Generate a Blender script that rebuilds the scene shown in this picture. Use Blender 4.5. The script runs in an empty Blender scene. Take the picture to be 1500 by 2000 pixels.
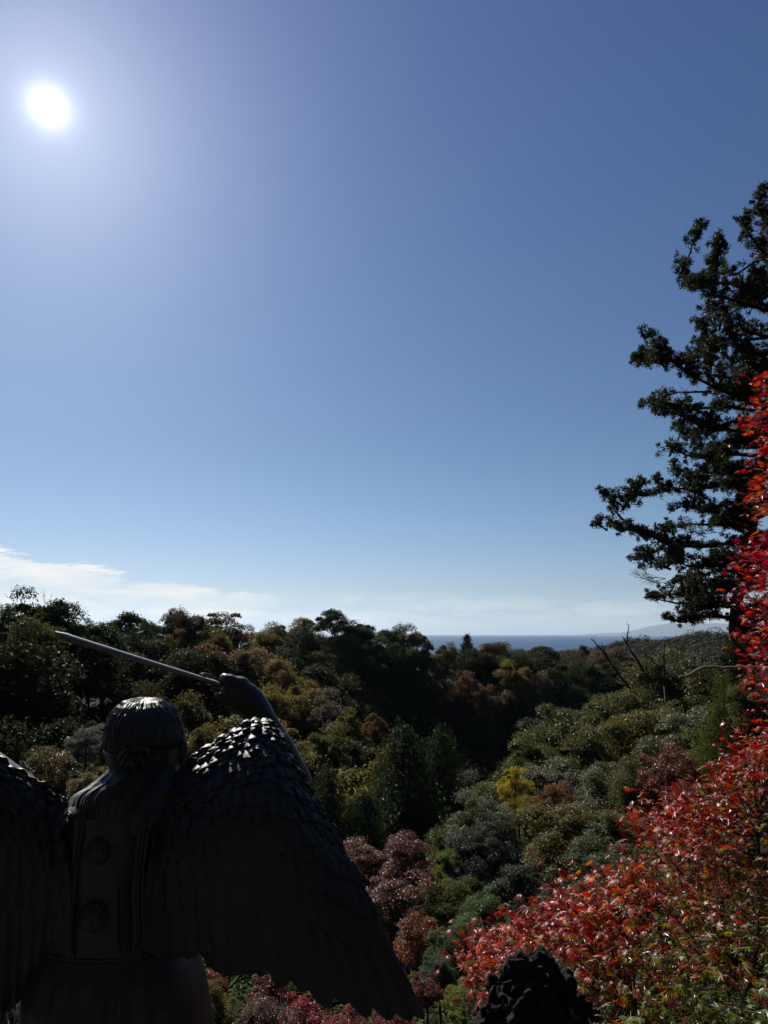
import bpy, bmesh, math, random
import numpy as np
from mathutils import Vector, Matrix, Euler, noise
R_ = math.radians
PI = math.pi
# ------------------------------------------------------------------ camera, sky, sun
sc = bpy.context.scene
COL = sc.collection
F = 1376.0                      # focal length in photo pixels (photo 1500 x 2000)
PITCH = math.atan(238.0 / F)
SUN_EL, SUN_AZ = R_(36.2), R_(-28.2)
SUN_DIR = Vector((math.sin(SUN_AZ) * math.cos(SUN_EL), math.cos(SUN_AZ) * math.cos(SUN_EL), math.sin(SUN_EL)))
cam_d = bpy.data.cameras.new('camera')
cam = bpy.data.objects.new('camera', cam_d)
COL.objects.link(cam)
cam.rotation_euler = (PI / 2 + PITCH, 0, 0)
cam_d.sensor_fit = 'VERTICAL'
cam_d.sensor_height = 24.0
cam_d.lens = 24.0 * F / 2000.0
cam_d.clip_start = 0.05
cam_d.clip_end = 200000
sc.camera = cam
sc.view_settings.view_transform = 'Standard'
sc.view_settings.look = 'None'
sc.view_settings.gamma = 1
sc.view_settings.exposure = 0.4
sc.cycles.max_bounces = 6
sc.cycles.transparent_max_bounces = 8
sc.cycles.sample_clamp_indirect = 4
sc.cycles.use_denoising = True

w = bpy.data.worlds.new('World')
sc.world = w
w.use_nodes = True


class NT:
    """small helper round a node tree"""
    def __init__(s, tree):
        s.t = tree
        tree.nodes.clear()

    def n(s, typ, ins=None, **kw):
        nd = s.t.nodes.new(typ)
        for k, v in kw.items():
            setattr(nd, k, v)
        for k, v in (ins or {}).items():
            sock = nd.inputs[k]
            if isinstance(v, bpy.types.NodeSocket):
                s.t.links.new(v, sock)
            else:
                sock.default_value = v
        return nd

    def math(s, op, a, b=0.0, c=0.0, clamp=False):
        nd = s.n('ShaderNodeMath', {0: a, 1: b, 2: c}, operation=op)
        nd.use_clamp = clamp
        return nd.outputs[0]

    def mix(s, f, a, b, mode='MIX'):
        nd = s.n('ShaderNodeMix', data_type='RGBA', blend_type=mode)
        for i, v in ((0, f), (6, a), (7, b)):
            if isinstance(v, bpy.types.NodeSocket):
                s.t.links.new(v, nd.inputs[i])
            else:
                nd.inputs[i].default_value = v
        return nd.outputs[2]

    def ramp(s, f, stops):
        nd = s.n('ShaderNodeValToRGB', {0: f})
        e = nd.color_ramp.elements
        while len(e) < len(stops):
            e.new(0.5)
        for el, (p, c) in zip(e, stops):
            el.position = p
            el.color = (c, c, c, 1) if isinstance(c, (int, float)) else tuple(c) + (1,)
        return nd.outputs[0]


def build_world():
    T = NT(w.node_tree)
    sky = T.n('ShaderNodeTexSky', sky_type='NISHITA', sun_disc=False, sun_elevation=SUN_EL, sun_rotation=SUN_AZ,
              altitude=100, air_density=1.0, dust_density=0.35, ozone_density=2.2)
    co = T.n('ShaderNodeTexCoord').outputs['Generated']
    sep = T.n('ShaderNodeSeparateXYZ', {0: co})
    x, y, z = sep.outputs
    # the sun's own glare and the bright ring of thin haze round it (directions on the sky)
    dot = T.n('ShaderNodeVectorMath', {0: co, 1: tuple(SUN_DIR)}, operation='DOT_PRODUCT').outputs['Value']
    ang = T.math('ARCCOSINE', T.math('MINIMUM', dot, 0.9999999))
    a1 = T.math('POWER', T.math('DIVIDE', ang, 0.0185), 1.7)
    core = T.math('MULTIPLY', T.math('EXPONENT', T.math('MULTIPLY', a1, -1.0)), 15.0)
    ring1 = T.math('MULTIPLY', T.math('EXPONENT', T.math('DIVIDE', ang, -0.075)), 4.2)
    ring2 = T.math('MULTIPLY', T.math('EXPONENT', T.math('DIVIDE', ang, -0.22)), 2.2)
    halo = T.math('ADD', T.math('ADD', core, ring1), ring2)
    glow = T.n('ShaderNodeVectorMath', {0: (1.0, 0.97, 0.93), 'Scale': halo}, operation='SCALE').outputs[0]
    el0 = T.math('ARCSINE', z)
    tint = T.ramp(T.math('MULTIPLY', el0, 1.0), [(0.0, (0.335, 0.455, 0.735)), (0.06, (0.378, 0.423, 0.537)), (0.25, (0.307, 0.387, 0.46)), (0.9, (0.26, 0.346, 0.545))])
    base = T.mix(1.0, sky.outputs[0], tint, 'MULTIPLY')
    base = T.n('ShaderNodeVectorMath', {0: base, 'Scale': 2.0}, operation='SCALE').outputs[0]
    sky2 = T.n('ShaderNodeVectorMath', {0: base, 1: glow}, operation='ADD').outputs[0]
    # cloud bank low on the left, thin streaks along the horizon
    az = T.math('ARCTAN2', x, y)
    el = T.math('ARCSINE', z)
    uv = T.n('ShaderNodeCombineXYZ', {0: T.math('MULTIPLY', az, 1.0), 1: T.math('MULTIPLY', el, 5.5), 2: 0.3})
    nz = T.n('ShaderNodeTexNoise', {'Vector': uv.outputs[0], 'Scale': 11.0, 'Detail': 10.0, 'Roughness': 0.66, 'Distortion': 0.4}).outputs['Fac']
    nz2 = T.n('ShaderNodeTexNoise', {'Vector': uv.outputs[0], 'Scale': 2.2, 'Detail': 3.0, 'Roughness': 0.5}).outputs['Fac']
    # top of the bank falls from left to right
    top = T.math('MULTIPLY_ADD', az, -0.160, 0.024)
    top = T.math('MAXIMUM', top, 0.028)
    edge = T.math('SUBTRACT', T.math('ADD', top, T.math('MULTIPLY', T.math('SUBTRACT', nz, 0.5), 0.075)), el)
    up_ = T.math('MULTIPLY', edge, 150.0, clamp=True)
    thick = T.math('MULTIPLY', T.math('SUBTRACT', -0.08, az), 5.0, clamp=True)
    gaps = T.ramp(T.math('ADD', T.math('MULTIPLY', nz, 0.55), T.math('MULTIPLY', nz2, 0.45)), [(0.38, 0.12), (0.48, 0.62), (0.56, 1.0)])
    depth = T.math('MULTIPLY', edge, 22.0, clamp=True)          # lower layers thin out to blue strips
    strips = T.math('MULTIPLY_ADD', depth, -0.32, 1.0)
    bank = T.math('MULTIPLY', T.math('MULTIPLY', up_, thick), T.math('MULTIPLY', gaps, strips))
    low = T.math('SUBTRACT', 1.0, T.math('MULTIPLY', T.math('ABSOLUTE', T.math('SUBTRACT', el, 0.028)), 30.0), clamp=True)
    wisps = T.math('MULTIPLY', T.math('MULTIPLY', low, T.ramp(nz, [(0.42, 0.0), (0.60, 1.0)])), T.ramp(T.math('MULTIPLY_ADD', az, 1.0, .5), [(.35, .8), (.62, .35)]))
    cl = T.math('MAXIMUM', bank, wisps)
    cl = T.math('MULTIPLY', cl, T.math('GREATER_THAN', y, 0.0))
    out = T.mix(cl, sky2, CLOUD + (1,))
    bg = T.n('ShaderNodeBackground', {'Color': out, 'Strength': SKY_STRENGTH})
    T.n('ShaderNodeOutputWorld', {'Surface': bg.outputs[0]})


CLOUD = (14.2, 13.6, 12.4)
SKY_STRENGTH = 0.053
build_world()
sun_d = bpy.data.lights.new('sun', 'SUN')
sun_d.energy = 5.0
sun_d.angle = R_(0.5)
sun_d.color = (1.0, 0.94, 0.84)
sun = bpy.data.objects.new('sun', sun_d)
COL.objects.link(sun)
sun.rotation_euler = SUN_DIR.to_track_quat('Z', 'Y').to_euler()

# ------------------------------------------------------------------ helpers
CT, ST = math.cos(PITCH), math.sin(PITCH)


def W(px, py, Y):
    """world point seen at photo pixel (px, py) and standing Y metres ahead"""
    v = (1000.0 - py) / F
    t = Y / (CT - v * ST)
    return Vector(((px - 750.0) / F * t, Y, t * (ST + v * CT)))


def mpp(py, Y):
    """metres per photo pixel there"""
    return Y / (CT - (1000.0 - py) / F * ST) / F


def project(P):
    """photo pixel of world points (n,3)"""
    P = np.asarray(P, float)
    d = P[:, 1] * CT + P[:, 2] * ST
    u = P[:, 2] * CT - P[:, 1] * ST
    return 750 + F * P[:, 0] / d, 1000 - F * u / d, d


def make_mesh(name, V, quads=None, tris=None, mats=(), smooth=False, mat_index=None):
    me = bpy.data.meshes.new(name)
    V = np.asarray(V, dtype=np.float32).reshape(-1, 3)
    quads = np.zeros((0, 4), np.int32) if quads is None else np.asarray(quads, np.int32).reshape(-1, 4)
    tris = np.zeros((0, 3), np.int32) if tris is None else np.asarray(tris, np.int32).reshape(-1, 3)
    nq, nt = len(quads), len(tris)
    me.vertices.add(len(V))
    me.vertices.foreach_set('co', V.ravel())
    me.loops.add(nq * 4 + nt * 3)
    me.loops.foreach_set('vertex_index', np.concatenate([quads.ravel(), tris.ravel()]).astype(np.int32))
    me.polygons.add(nq + nt)
    starts = np.concatenate([np.arange(nq) * 4, nq * 4 + np.arange(nt) * 3]).astype(np.int32)
    me.polygons.foreach_set('loop_start', starts)
    if mat_index is not None:
        me.polygons.foreach_set('material_index', np.asarray(mat_index, np.int32))
    me.polygons.foreach_set('use_smooth', np.full(nq + nt, smooth, dtype=bool))
    for m in mats:
        me.materials.append(m)
    me.update(calc_edges=True)
    me.validate()
    return me


def link(name, data, parent=None, loc=None):
    o = bpy.data.objects.new(name, data)
    COL.objects.link(o)
    if parent is not None:
        o.parent = parent
    if loc is not None:
        o.location = loc
    return o


def tag(o, label=None, cat=None, group=None, kind=None):
    if label:
        o['label'] = label
    if cat:
        o['category'] = cat
    if group:
        o['group'] = group
    if kind:
        o['kind'] = kind
    return o


class Geo:
    """collects rings, tubes and grids into one mesh"""
    def __init__(s):
        s.V, s.Q, s.T, s.n = [], [], [], 0

    def add(s, V, quads=None, tris=None):
        V = np.asarray(V, float).reshape(-1, 3)
        if quads is not None and len(quads):
            s.Q.append(np.asarray(quads, int).reshape(-1, 4) + s.n)
        if tris is not None and len(tris):
            s.T.append(np.asarray(tris, int).reshape(-1, 3) + s.n)
        s.V.append(V)
        s.n += len(V)

    def grid(s, P, closed_u=False):
        """P: (rows, cols, 3)"""
        P = np.asarray(P, float)
        r, c = P.shape[:2]
        i, j = np.meshgrid(np.arange(r - 1), np.arange(c if closed_u else c - 1), indexing='ij')
        j2 = (j + 1) % c
        q = np.stack([i * c + j, i * c + j2, (i + 1) * c + j2, (i + 1) * c + j], -1)
        s.add(P.reshape(-1, 3), q.reshape(-1, 4))

    def tube(s, pts, radii, n=6, caps=True):
        pts = np.asarray([tuple(p) for p in pts], float)
        radii = np.broadcast_to(np.asarray(radii, float), (len(pts),))
        tan = np.gradient(pts, axis=0)
        tan /= np.linalg.norm(tan, axis=1, keepdims=True) + 1e-12
        ref = np.array([0., 0., 1.]) if abs(tan[0][2]) < 0.9 else np.array([1., 0., 0.])
        rings = []
        a = np.arange(n) * 2 * PI / n
        for p, t, r in zip(pts, tan, radii):
            u = ref - t * np.dot(ref, t)
            u /= np.linalg.norm(u) + 1e-12
            v = np.cross(t, u)
            ref = u
            rings.append(p + r * (np.cos(a)[:, None] * u + np.sin(a)[:, None] * v))
        base = s.n
        s.grid(np.array(rings), closed_u=True)
        if caps:
            k = len(pts)
            tr = [(0, i + 1, i) for i in range(1, n - 1)] + [((k - 1) * n, (k - 1) * n + i, (k - 1) * n + i + 1) for i in range(1, n - 1)]
            s.T.append(np.array(tr, int) + base)

    def mesh(s, name, mats=(), smooth=True):
        V = np.concatenate(s.V) if s.V else np.zeros((0, 3))
        return make_mesh(name, V, np.concatenate(s.Q) if s.Q else None, np.concatenate(s.T) if s.T else None, mats, smooth)


# ------------------------------------------------------------------ materials
def new_mat(name):
    m = bpy.data.materials.new(name)
    m.use_nodes = True
    return m, NT(m.node_tree)


def leaf_material(name, rough=0.42, trans=0.35, spec=0.5, var=0.55, hue=0.02, noise_scale=2.2, trans_gain=1.6, second=None):
    """leaf colour comes from the object's own colour, varied leaf by leaf and clump by clump"""
    m, T = new_mat(name)
    oi = T.n('ShaderNodeObjectInfo')
    rnd = T.n('ShaderNodeNewGeometry').outputs['Random Per Island']
    co = T.n('ShaderNodeTexCoord').outputs['Object']
    nz = T.n('ShaderNodeTexNoise', {'Vector': co, 'Scale': noise_scale, 'Detail': 2.0}).outputs['Fac']
    val = T.math('ADD', T.math('MULTIPLY_ADD', rnd, var, 1.0 - var * 0.5), T.math('MULTIPLY', T.math('SUBTRACT', nz, 0.5), 1.1))
    hu = T.math('ADD', T.math('MULTIPLY_ADD', nz, hue * 3, 0.5 - hue * 1.5), T.math('MULTIPLY_ADD', rnd, hue, -hue * 0.5))
    c = T.n('ShaderNodeHueSaturation', {'Hue': hu, 'Saturation': 1.0, 'Value': val, 'Color': oi.outputs['Color']}).outputs[0]
    if second:
        nb = T.n('ShaderNodeTexNoise', {'Vector': co, 'Scale': noise_scale * 1.3, 'Detail': 3.0}).outputs['Fac']
        c = T.mix(T.ramp(T.math('ADD', nb, T.math('MULTIPLY_ADD', rnd, .3, -.15)), [(.42, 0.0), (.66, .8)]), c, second + (1,))
    b = T.n('ShaderNodeBsdfPrincipled', {'Base Color': c, 'Roughness': rough, 'Specular IOR Level': spec})
    tc = T.n('ShaderNodeHueSaturation', {'Hue': 0.495, 'Saturation': 1.1, 'Value': trans_gain, 'Color': c}).outputs[0]
    tr = T.n('ShaderNodeBsdfTranslucent', {'Color': tc})
    mx = T.n('ShaderNodeMixShader', {0: trans, 1: b.outputs[0], 2: tr.outputs[0]})
    T.n('ShaderNodeOutputMaterial', {'Surface': mx.outputs[0]})
    return m


def simple_mat(name, col, rough=0.8, spec=0.3, metal=0.0, var=0.4, scale=4.0, bump=0.0, col2=None):
    m, T = new_mat(name)
    co = T.n('ShaderNodeTexCoord').outputs['Object']
    nz = T.n('ShaderNodeTexNoise', {'Vector': co, 'Scale': scale, 'Detail': 6.0, 'Roughness': 0.6}).outputs['Fac']
    c2 = col2 or tuple(c * (1 + var) for c in col)
    c1 = tuple(c * (1 - var) for c in col) if not col2 else col
    c = T.mix(T.ramp(nz, [(0.35, 0.0), (0.65, 1.0)]), c1 + (1,), c2 + (1,))
    ins = {'Base Color': c, 'Roughness': rough, 'Specular IOR Level': spec, 'Metallic': metal}
    if bump:
        bp = T.n('ShaderNodeBump', {'Height': nz, 'Strength': bump, 'Distance': 0.05})
        ins['Normal'] = bp.outputs[0]
    b = T.n('ShaderNodeBsdfPrincipled', ins)
    T.n('ShaderNodeOutputMaterial', {'Surface': b.outputs[0]})
    return m


M_LEAF = leaf_material('matte_foliage', rough=0.6, trans=0.45, spec=0.14, trans_gain=1.7)
M_GLOSS = leaf_material('glossy_foliage', rough=0.47, trans=0.36, spec=0.30, noise_scale=1.5, trans_gain=1.9)
M_NEEDLE = leaf_material('needle_foliage', rough=0.55, trans=0.2, spec=0.3)
M_MAPLE = leaf_material('maple_foliage', rough=0.38, trans=0.42, spec=0.5, var=0.7, hue=0.035, noise_scale=1.6, second=(.085, .06, .025))
M_BARK = simple_mat('bark', (0.05, 0.04, 0.032), 0.9, 0.2, var=0.5, scale=6.0, bump=0.4)
M_PALEBARK = simple_mat('pale_bark', (0.22, 0.20, 0.17), 0.8, 0.3, var=0.4, scale=9.0)


def soil_mat():
    m, T = new_mat('forest_floor')
    co = T.n('ShaderNodeNewGeometry').outputs['Position']
    nz = T.n('ShaderNodeTexNoise', {'Vector': co, 'Scale': .6, 'Detail': 6.0}).outputs['Fac']
    n2 = T.n('ShaderNodeTexNoise', {'Vector': co, 'Scale': 40.0, 'Detail': 5.0}).outputs['Fac']
    soil = T.mix(nz, (.006, .006, .004, 1), (.018, .017, .010, 1))
    added_gravel = T.mix(n2, (.044, .044, .043, 1), (.106, .105, .102, 1))  # pale gravel round the viewpoint, added unseen to bounce light onto the statue
    d = T.n('ShaderNodeVectorMath', {0: co, 1: (-.5, -1.2, -1.7)}, operation='DISTANCE').outputs['Value']
    k = T.math('MULTIPLY', T.math('SUBTRACT', T.math('MULTIPLY_ADD', nz, .8, 4.0), d), 3.0, clamp=True)
    b = T.n('ShaderNodeBsdfPrincipled', {'Base Color': T.mix(k, soil, added_gravel), 'Roughness': .95, 'Specular IOR Level': .1})
    T.n('ShaderNodeOutputMaterial', {'Surface': b.outputs[0]})
    return m


M_SOIL = soil_mat()

# ------------------------------------------------------------------ foliage tints and the planting list of the near slope
DARK = (.030, .038, .014)
DEEP = (.024, .032, .014)
OLIVE = (.095, .084, .026)
MOSS = (.064, .066, .022)
BROWN = (.080, .055, .030)
RUSSET = (.090, .054, .030)
GOLD = (.130, .098, .038)
BUFF = (.13, .098, .06)
GREYED = (.085, .075, .06)
YELLOW = (.26, .21, .03)


CRIM = (.15, .020, .020)
WINE = (.15, .038, .034)
PINK = (.135, .060, .050)
ORNG = (.20, .055, .022)
GGREEN = (.064, .078, .025)
SILV = (.088, .092, .052)
LIME = (.10, .125, .03)
SLOPE = [
    # evergreen bushes and trees climbing the right-hand slope
    ('near_gloss_0', 1285, 1270, 130, 54, MOSS, 'evergreen_tree', 'pointed evergreen rising right of the dead trunks, highest of the slope', 'tree'),
    ('near_gloss_1', 1195, 1338, 150, 50, MOSS, 'evergreen_tree', 'rounded evergreen at the foot of the dead trunks', 'tree'),
    ('near_gloss_2', 1345, 1298, 170, 50, MOSS, 'evergreen_tree', 'moss green evergreen behind the bare pale bough', 'tree'),
    ('near_gloss_3', 1110, 1378, 140, 48, MOSS, 'evergreen_tree', 'evergreen on the upper left rim of the right-hand slope', 'tree'),
    ('near_gloss_0', 1040, 1424, 110, 44, GGREEN, 'evergreen_tree', 'evergreen at the left rim of the slope above the yellow tree', 'tree'),
    ('near_gloss_1', 1250, 1375, 170, 42, OLIVE, 'evergreen_tree', 'broad olive evergreen below the bare pale bough, with shiny leaves', 'tree'),
    ('near_gloss_2', 1165, 1425, 170, 40, MOSS, 'evergreen_tree', 'broad glossy evergreen in the middle of the right-hand slope', 'tree'),
    ('near_gloss_3', 1350, 1370, 160, 38, SILV, 'evergreen_tree', 'greyish evergreen right of the broad olive one, below the pale bough', 'tree'),
    ('near_cone_0', 1432, 1238, 150, 21, (.07, .09, .022), 'cypress', 'yellow-green cypress below the foot of the tall conifer', 'conifer'),
    ('near_fine_0', 1420, 1372, 150, 27, (.075, .085, .022), 'cypress', 'feathery olive tree beside the red maple leaves at the right edge', 'conifer'),
    ('near_fine_1', 1475, 1300, 130, 20, MOSS, 'cypress', 'dull green feathery tree half hidden behind the hanging red maple leaves', 'conifer'),
    ('near_gloss_0', 1080, 1478, 150, 36, SILV, 'evergreen_tree', 'silvery evergreen right of the yellow tree', 'tree'),
    ('near_gloss_1', 960, 1520, 90, 40, GGREEN, 'evergreen_tree', 'dark evergreen left of the yellow tree', 'tree'),
    ('near_fine_0', 1010, 1490, 78, 35, YELLOW, 'yellow_tree', 'bright yellow autumn tree at the left rim of the slope', 'tree'),
    ('near_fine_1', 1030, 1545, 80, 33, (.15, .12, .03), 'yellow_tree', 'yellow-green thinning tree just below the bright yellow one', 'tree'),
    ('near_fine_1', 1085, 1525, 80, 32, (.14, .075, .035), 'autumn_tree', 'rusty brown thin tree among the silvery evergreens', 'tree'),
    ('near_gloss_2', 1155, 1505, 150, 30, SILV, 'evergreen_tree', 'grey-green sparkling evergreen bush in the middle of the slope', 'bush'),
    ('near_gloss_3', 1210, 1480, 130, 32, GGREEN, 'evergreen_tree', 'dark evergreen bush left of the dull red lace maple', 'bush'),
    ('near_gloss_0', 948, 1548, 130, 31, SILV, 'evergreen_bush', 'tall silvery bush sparkling in the sun beside the dark hollow', 'bush'),
    ('near_gloss_3', 930, 1610, 110, 27, (.045, .055, .04), 'evergreen_bush', 'grey-green bush below the tall silvery one, left of the dark hollow', 'bush'),
    ('near_gloss_1', 1120, 1565, 160, 26, OLIVE, 'evergreen_bush', 'olive bush right of the dark hollow', 'bush'),
    ('near_gloss_2', 1200, 1590, 130, 23, GGREEN, 'evergreen_bush', 'dark green bush between the olive bush and the red maple', 'bush'),
    ('near_gloss_0', 1385, 1470, 110, 22, OLIVE, 'evergreen_bush', 'olive bush right of the dull red lace maple', 'bush'),
    ('near_gloss_3', 1250, 1480, 110, 26, MOSS, 'evergreen_bush', 'moss green bush directly behind the dull red lace maple', 'bush'),
    ('near_gloss_1', 1190, 1665, 170, 17, (.05, .065, .025), 'evergreen_bush', 'small-leaved green bush behind the leaves of the red maple', 'bush'),
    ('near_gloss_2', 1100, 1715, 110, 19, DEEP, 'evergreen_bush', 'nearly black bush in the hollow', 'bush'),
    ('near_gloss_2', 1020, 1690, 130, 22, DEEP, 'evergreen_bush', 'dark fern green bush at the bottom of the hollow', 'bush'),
    ('near_lace_0', 1305, 1450, 118, 20, WINE, 'lace_maple', 'dull red lace-leaved maple on the slope above the bright red one', 'maple'),
    ('near_lace_1', 1335, 1530, 90, 17.5, WINE, 'lace_maple', 'lower dull red lace maple leaning above the bright red leaves', 'maple'),
    # down the middle
    ('near_cone_0', 785, 1402, 250, 52, (.036, .050, .018), 'cedar', 'large dark green cedar in the valley, tallest of the three', 'conifer'),
    ('near_cone_1', 852, 1420, 170, 58, (.042, .054, .022), 'cedar', 'pointed grey-green cedar behind the right shoulder of the largest', 'conifer'),
    ('near_cone_1', 648, 1496, 165, 47, (.046, .060, .020), 'cedar', 'smaller cedar beside the outer edge of the statue\'s wing', 'conifer'),
    ('near_cone_0', 715, 1540, 150, 46, (.036, .052, .020), 'cedar', 'low cedar squeezed between the large and the smaller one', 'conifer'),
    ('near_gloss_1', 900, 1505, 110, 88, (.045, .048, .032), 'evergreen_bush', 'dull round bush at the valley bottom right of the cedars', 'bush'),
    ('near_gloss_0', 880, 1600, 100, 42, GGREEN, 'evergreen_bush', 'dark bush between the cedars and the silvery bush', 'bush'),
    ('near_lace_0', 695, 1622, 130, 27, (.16, .085, .07), 'maple_tree', 'brownish pink maple showing beside the wing\'s outer edge', 'maple'),
    ('near_lace_1', 785, 1628, 120, 26, PINK, 'maple_tree', 'pink red maple under the large cedar', 'maple'),
    ('near_lace_0', 760, 1700, 150, 21, (.15, .07, .062), 'maple_tree', 'faded rose maple with open dark limbs below the pink red one', 'maple'),
    ('near_fine_0', 868, 1655, 90, 27, LIME, 'bush', 'yellow-green bush right of the pink red maple', 'bush'),
    ('near_fine_1', 872, 1712, 120, 21, (.085, .095, .035), 'bush', 'dusty green bush below the yellow-green one', 'bush'),
    ('near_gloss_2', 955, 1742, 130, 17, (.06, .09, .028), 'bush', 'fresh green shiny bush above the tip of the red maple', 'bush'),
    ('near_gloss_1', 885, 1800, 110, 14, (.055, .075, .03), 'bush', 'green bush left of the tip of the red maple', 'bush'),
    ('near_fine_0', 930, 1868, 110, 10, (.13, .15, .04), 'bush', 'lime green bush just left of the lava rock', 'bush'),
    ('near_gloss_3', 860, 1870, 70, 11.5, (.04, .06, .028), 'bush', 'dark green small bush between the orange maple and the lime green bush', 'bush'),
    ('near_lace_1', 812, 1785, 110, 17, ORNG, 'maple_tree', 'orange red maple beside the lower edge of the wing', 'maple'),
    ('near_lace_0', 838, 1905, 66, 11, CRIM, 'maple_tree', 'small crimson maple at the tip of the wing', 'maple'),
    # under the wing
    ('near_lace_0', 395, 1868, 90, 12, (.20, .05, .04), 'maple_tree', 'red and tan maple between the robe and the wing feathers', 'maple'),
    ('near_fine_0', 425, 1915, 90, 10.5, (.12, .10, .035), 'bush', 'golden green bush beside the robe under the wing', 'bush'),
    ('near_lace_1', 535, 1898, 100, 12.5, CRIM, 'maple_tree', 'crimson maple in the notch between two wing feathers', 'maple'),
    ('near_lace_0', 590, 1932, 110, 11, (.24, .02, .03), 'maple_tree', 'bright scarlet maple peaking under the longest feathers', 'maple'),
    ('near_lace_1', 515, 1952, 120, 9.5, (.10, .055, .045), 'maple_tree', 'faded brown maple under the wing in the bottom middle', 'maple'),
    ('near_lace_0', 660, 1962, 130, 9, (.23, .05, .06), 'maple_tree', 'pinkish crimson maple along the bottom edge below the wing', 'maple'),
    ('near_lace_1', 770, 1978, 120, 9, CRIM, 'maple_tree', 'deep red maple at the bottom edge below the wing tip', 'maple'),
    ('near_gloss_3', 380, 1955, 90, 9, (.03, .045, .02), 'bush', 'dark bush against the hem of the robe', 'bush'),
    # behind the head, left
    ('near_fine_1', 182, 1412, 66, 34, (.11, .11, .095), 'bush', 'pale sparkling bush just left of the statue\'s head', 'bush'),
    ('near_lace_1', 100, 1462, 120, 36, (.10, .085, .03), 'autumn_tree', 'sparse tree with flat layers of yellow leaves above the left wing', 'tree'),
    ('near_lace_0', 165, 1500, 70, 30, (.13, .105, .03), 'autumn_tree', 'small sparse yellow-leaved tree between the left wing and the neck', 'tree'),
    ('near_gloss_2', 30, 1930, 110, 9, (.03, .04, .02), 'bush', 'dark bush in the lower left corner under the wing', 'bush'),
]
# ------------------------------------------------------------------ ground
SEA_Z = -100.0
ctrl = []


def cp(px, py, Y, h):
    """the tops of the trees stand at this pixel; the ground is h metres lower"""
    p = W(px, py, Y)
    ctrl.append((p.x, p.y, p.z - h))


for a in [  # canopy of the hills (photo pixel, distance, tree height)
    (-250, 1160, 95, 10), (0, 1185, 100, 10), (90, 1185, 100, 10), (160, 1215, 105, 9), (60, 1270, 88, 9), (-150, 1300, 80, 9),
    (60, 1350, 84, 9), (60, 1440, 78, 9), (200, 1430, 92, 9), (120, 1530, 68, 9), (300, 1480, 88, 9), (-150, 1480, 68, 9), (120, 1620, 50, 9), (300, 1620, 52, 9), (480, 1620, 50, 9),
    (200, 1222, 145, 10), (260, 1212, 150, 10), (340, 1205, 160, 10), (430, 1200, 168, 10), (500, 1235, 185, 10), (570, 1228, 210, 10),
    (660, 1212, 205, 10), (740, 1240, 210, 10), (800, 1236, 208, 10), (860, 1258, 212, 10), (900, 1272, 220, 10), (-300, 1200, 210, 10),
    (260, 1270, 132, 10), (330, 1320, 122, 10), (250, 1350, 108, 10), (400, 1290, 134, 10), (470, 1290, 124, 9), (410, 1400, 104, 9),
    (560, 1352, 108, 9), (640, 1405, 98, 9), (715, 1420, 92, 9), (620, 1500, 80, 9), (760, 1500, 78, 9),
    (560, 1290, 178, 10), (640, 1290, 192, 10), (720, 1330, 192, 10), (800, 1350, 193, 10), (780, 1450, 185, 10), (850, 1460, 186, 10),
    (880, 1545, 176, 9), (700, 1450, 160, 10), (900, 1320, 196, 10), (960, 1350, 195, 10), (1040, 1315, 205, 10), (950, 1450, 186, 10),
    (1090, 1370, 205, 10), (1050, 1440, 190, 10), (1130, 1420, 200, 10),
    (930, 1270, 270, 9), (1040, 1278, 330, 9), (1150, 1274, 350, 9), (1205, 1275, 345, 9), (1240, 1310, 320, 9), (1150, 1340, 285, 9), (1060, 1330, 290, 9),
    (700, 1300, 300, 9), (400, 1280, 300, 9), (0, 1290, 300, 9), (1300, 1350, 300, 9), (1600, 1330, 300, 9),
    (1210, 1258, 900, 8), (1245, 1243, 900, 8), (1290, 1254, 880, 8), (1345, 1243, 800, 8), (1400, 1235, 760, 8), (1440, 1240, 740, 8), (1560, 1240, 740, 8),
    (1000, 1285, 560, 8), (1060, 1280, 600, 8), (1130, 1278, 720, 8), (1170, 1274, 900, 8), (1080, 1276, 1000, 8), (900, 1276, 1000, 8), (1350, 1280, 620, 8), (1260, 1290, 560, 8), (1450, 1285, 600, 8), (900, 1320, 600, 8), (500, 1330, 600, 8), (0, 1330, 600, 8),
    (970, 1575, 130, 8), (850, 1600, 110, 9), (780, 1590, 90, 9), (870, 1590, 145, 9), (930, 1580, 62, 7), (800, 1570, 60, 9), (650, 1580, 50, 8), (860, 1640, 40, 7), (700, 1700, 30, 7),
    (1600, 1310, 40, 7), (1100, 1370, 75, 8), (1300, 1330, 110, 9),
    (1500, 1440, 24, 6),
]:
    cp(*a)
ctrl += [(0, 0, -1.66), (2, 0, -1.66), (-2, 0, -1.66), (0, 2.2, -1.85), (-1, 2.4, -1.9), (1, 3, -2.0), (-3, 2.4, -1.9), (0, 4.2, -2.6), (-3, 4.2, -2.6), (3, 4, -2.7),
         (0, 10, -7.0), (-5, 10, -7.0), (4, 9, -6.0), (7, 8, -5.0), (-8, 16, -10), (-12, 25, -14),
         (0, -4, -1.5), (-6, -3, -1.3), (6, -3, -1.3), (0, -6, 3.5), (8, -6, 4), (-8, -6, 3.5), (0, -10, 10), (10, -10, 10), (-10, -10, 10), (0, -30, 38), (40, -20, 30), (-40, -20, 28), (0, -80, 60), (80, -60, 55), (-80, -60, 55)]  # rise behind the viewpoint, steepened out of view to block sky from the statue
for a in range(-40, 401, 20):   # the land falls to the sea beyond the hills
    r_ = 1500
    ctrl.append((r_ * math.sin(R_(a)), r_ * math.cos(R_(a)), SEA_Z - 12))
    if 60 < a < 300:
        ctrl.append((300 * math.sin(R_(a)), 300 * math.cos(R_(a)), 20))
lam = [0.6] * len(ctrl)
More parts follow.
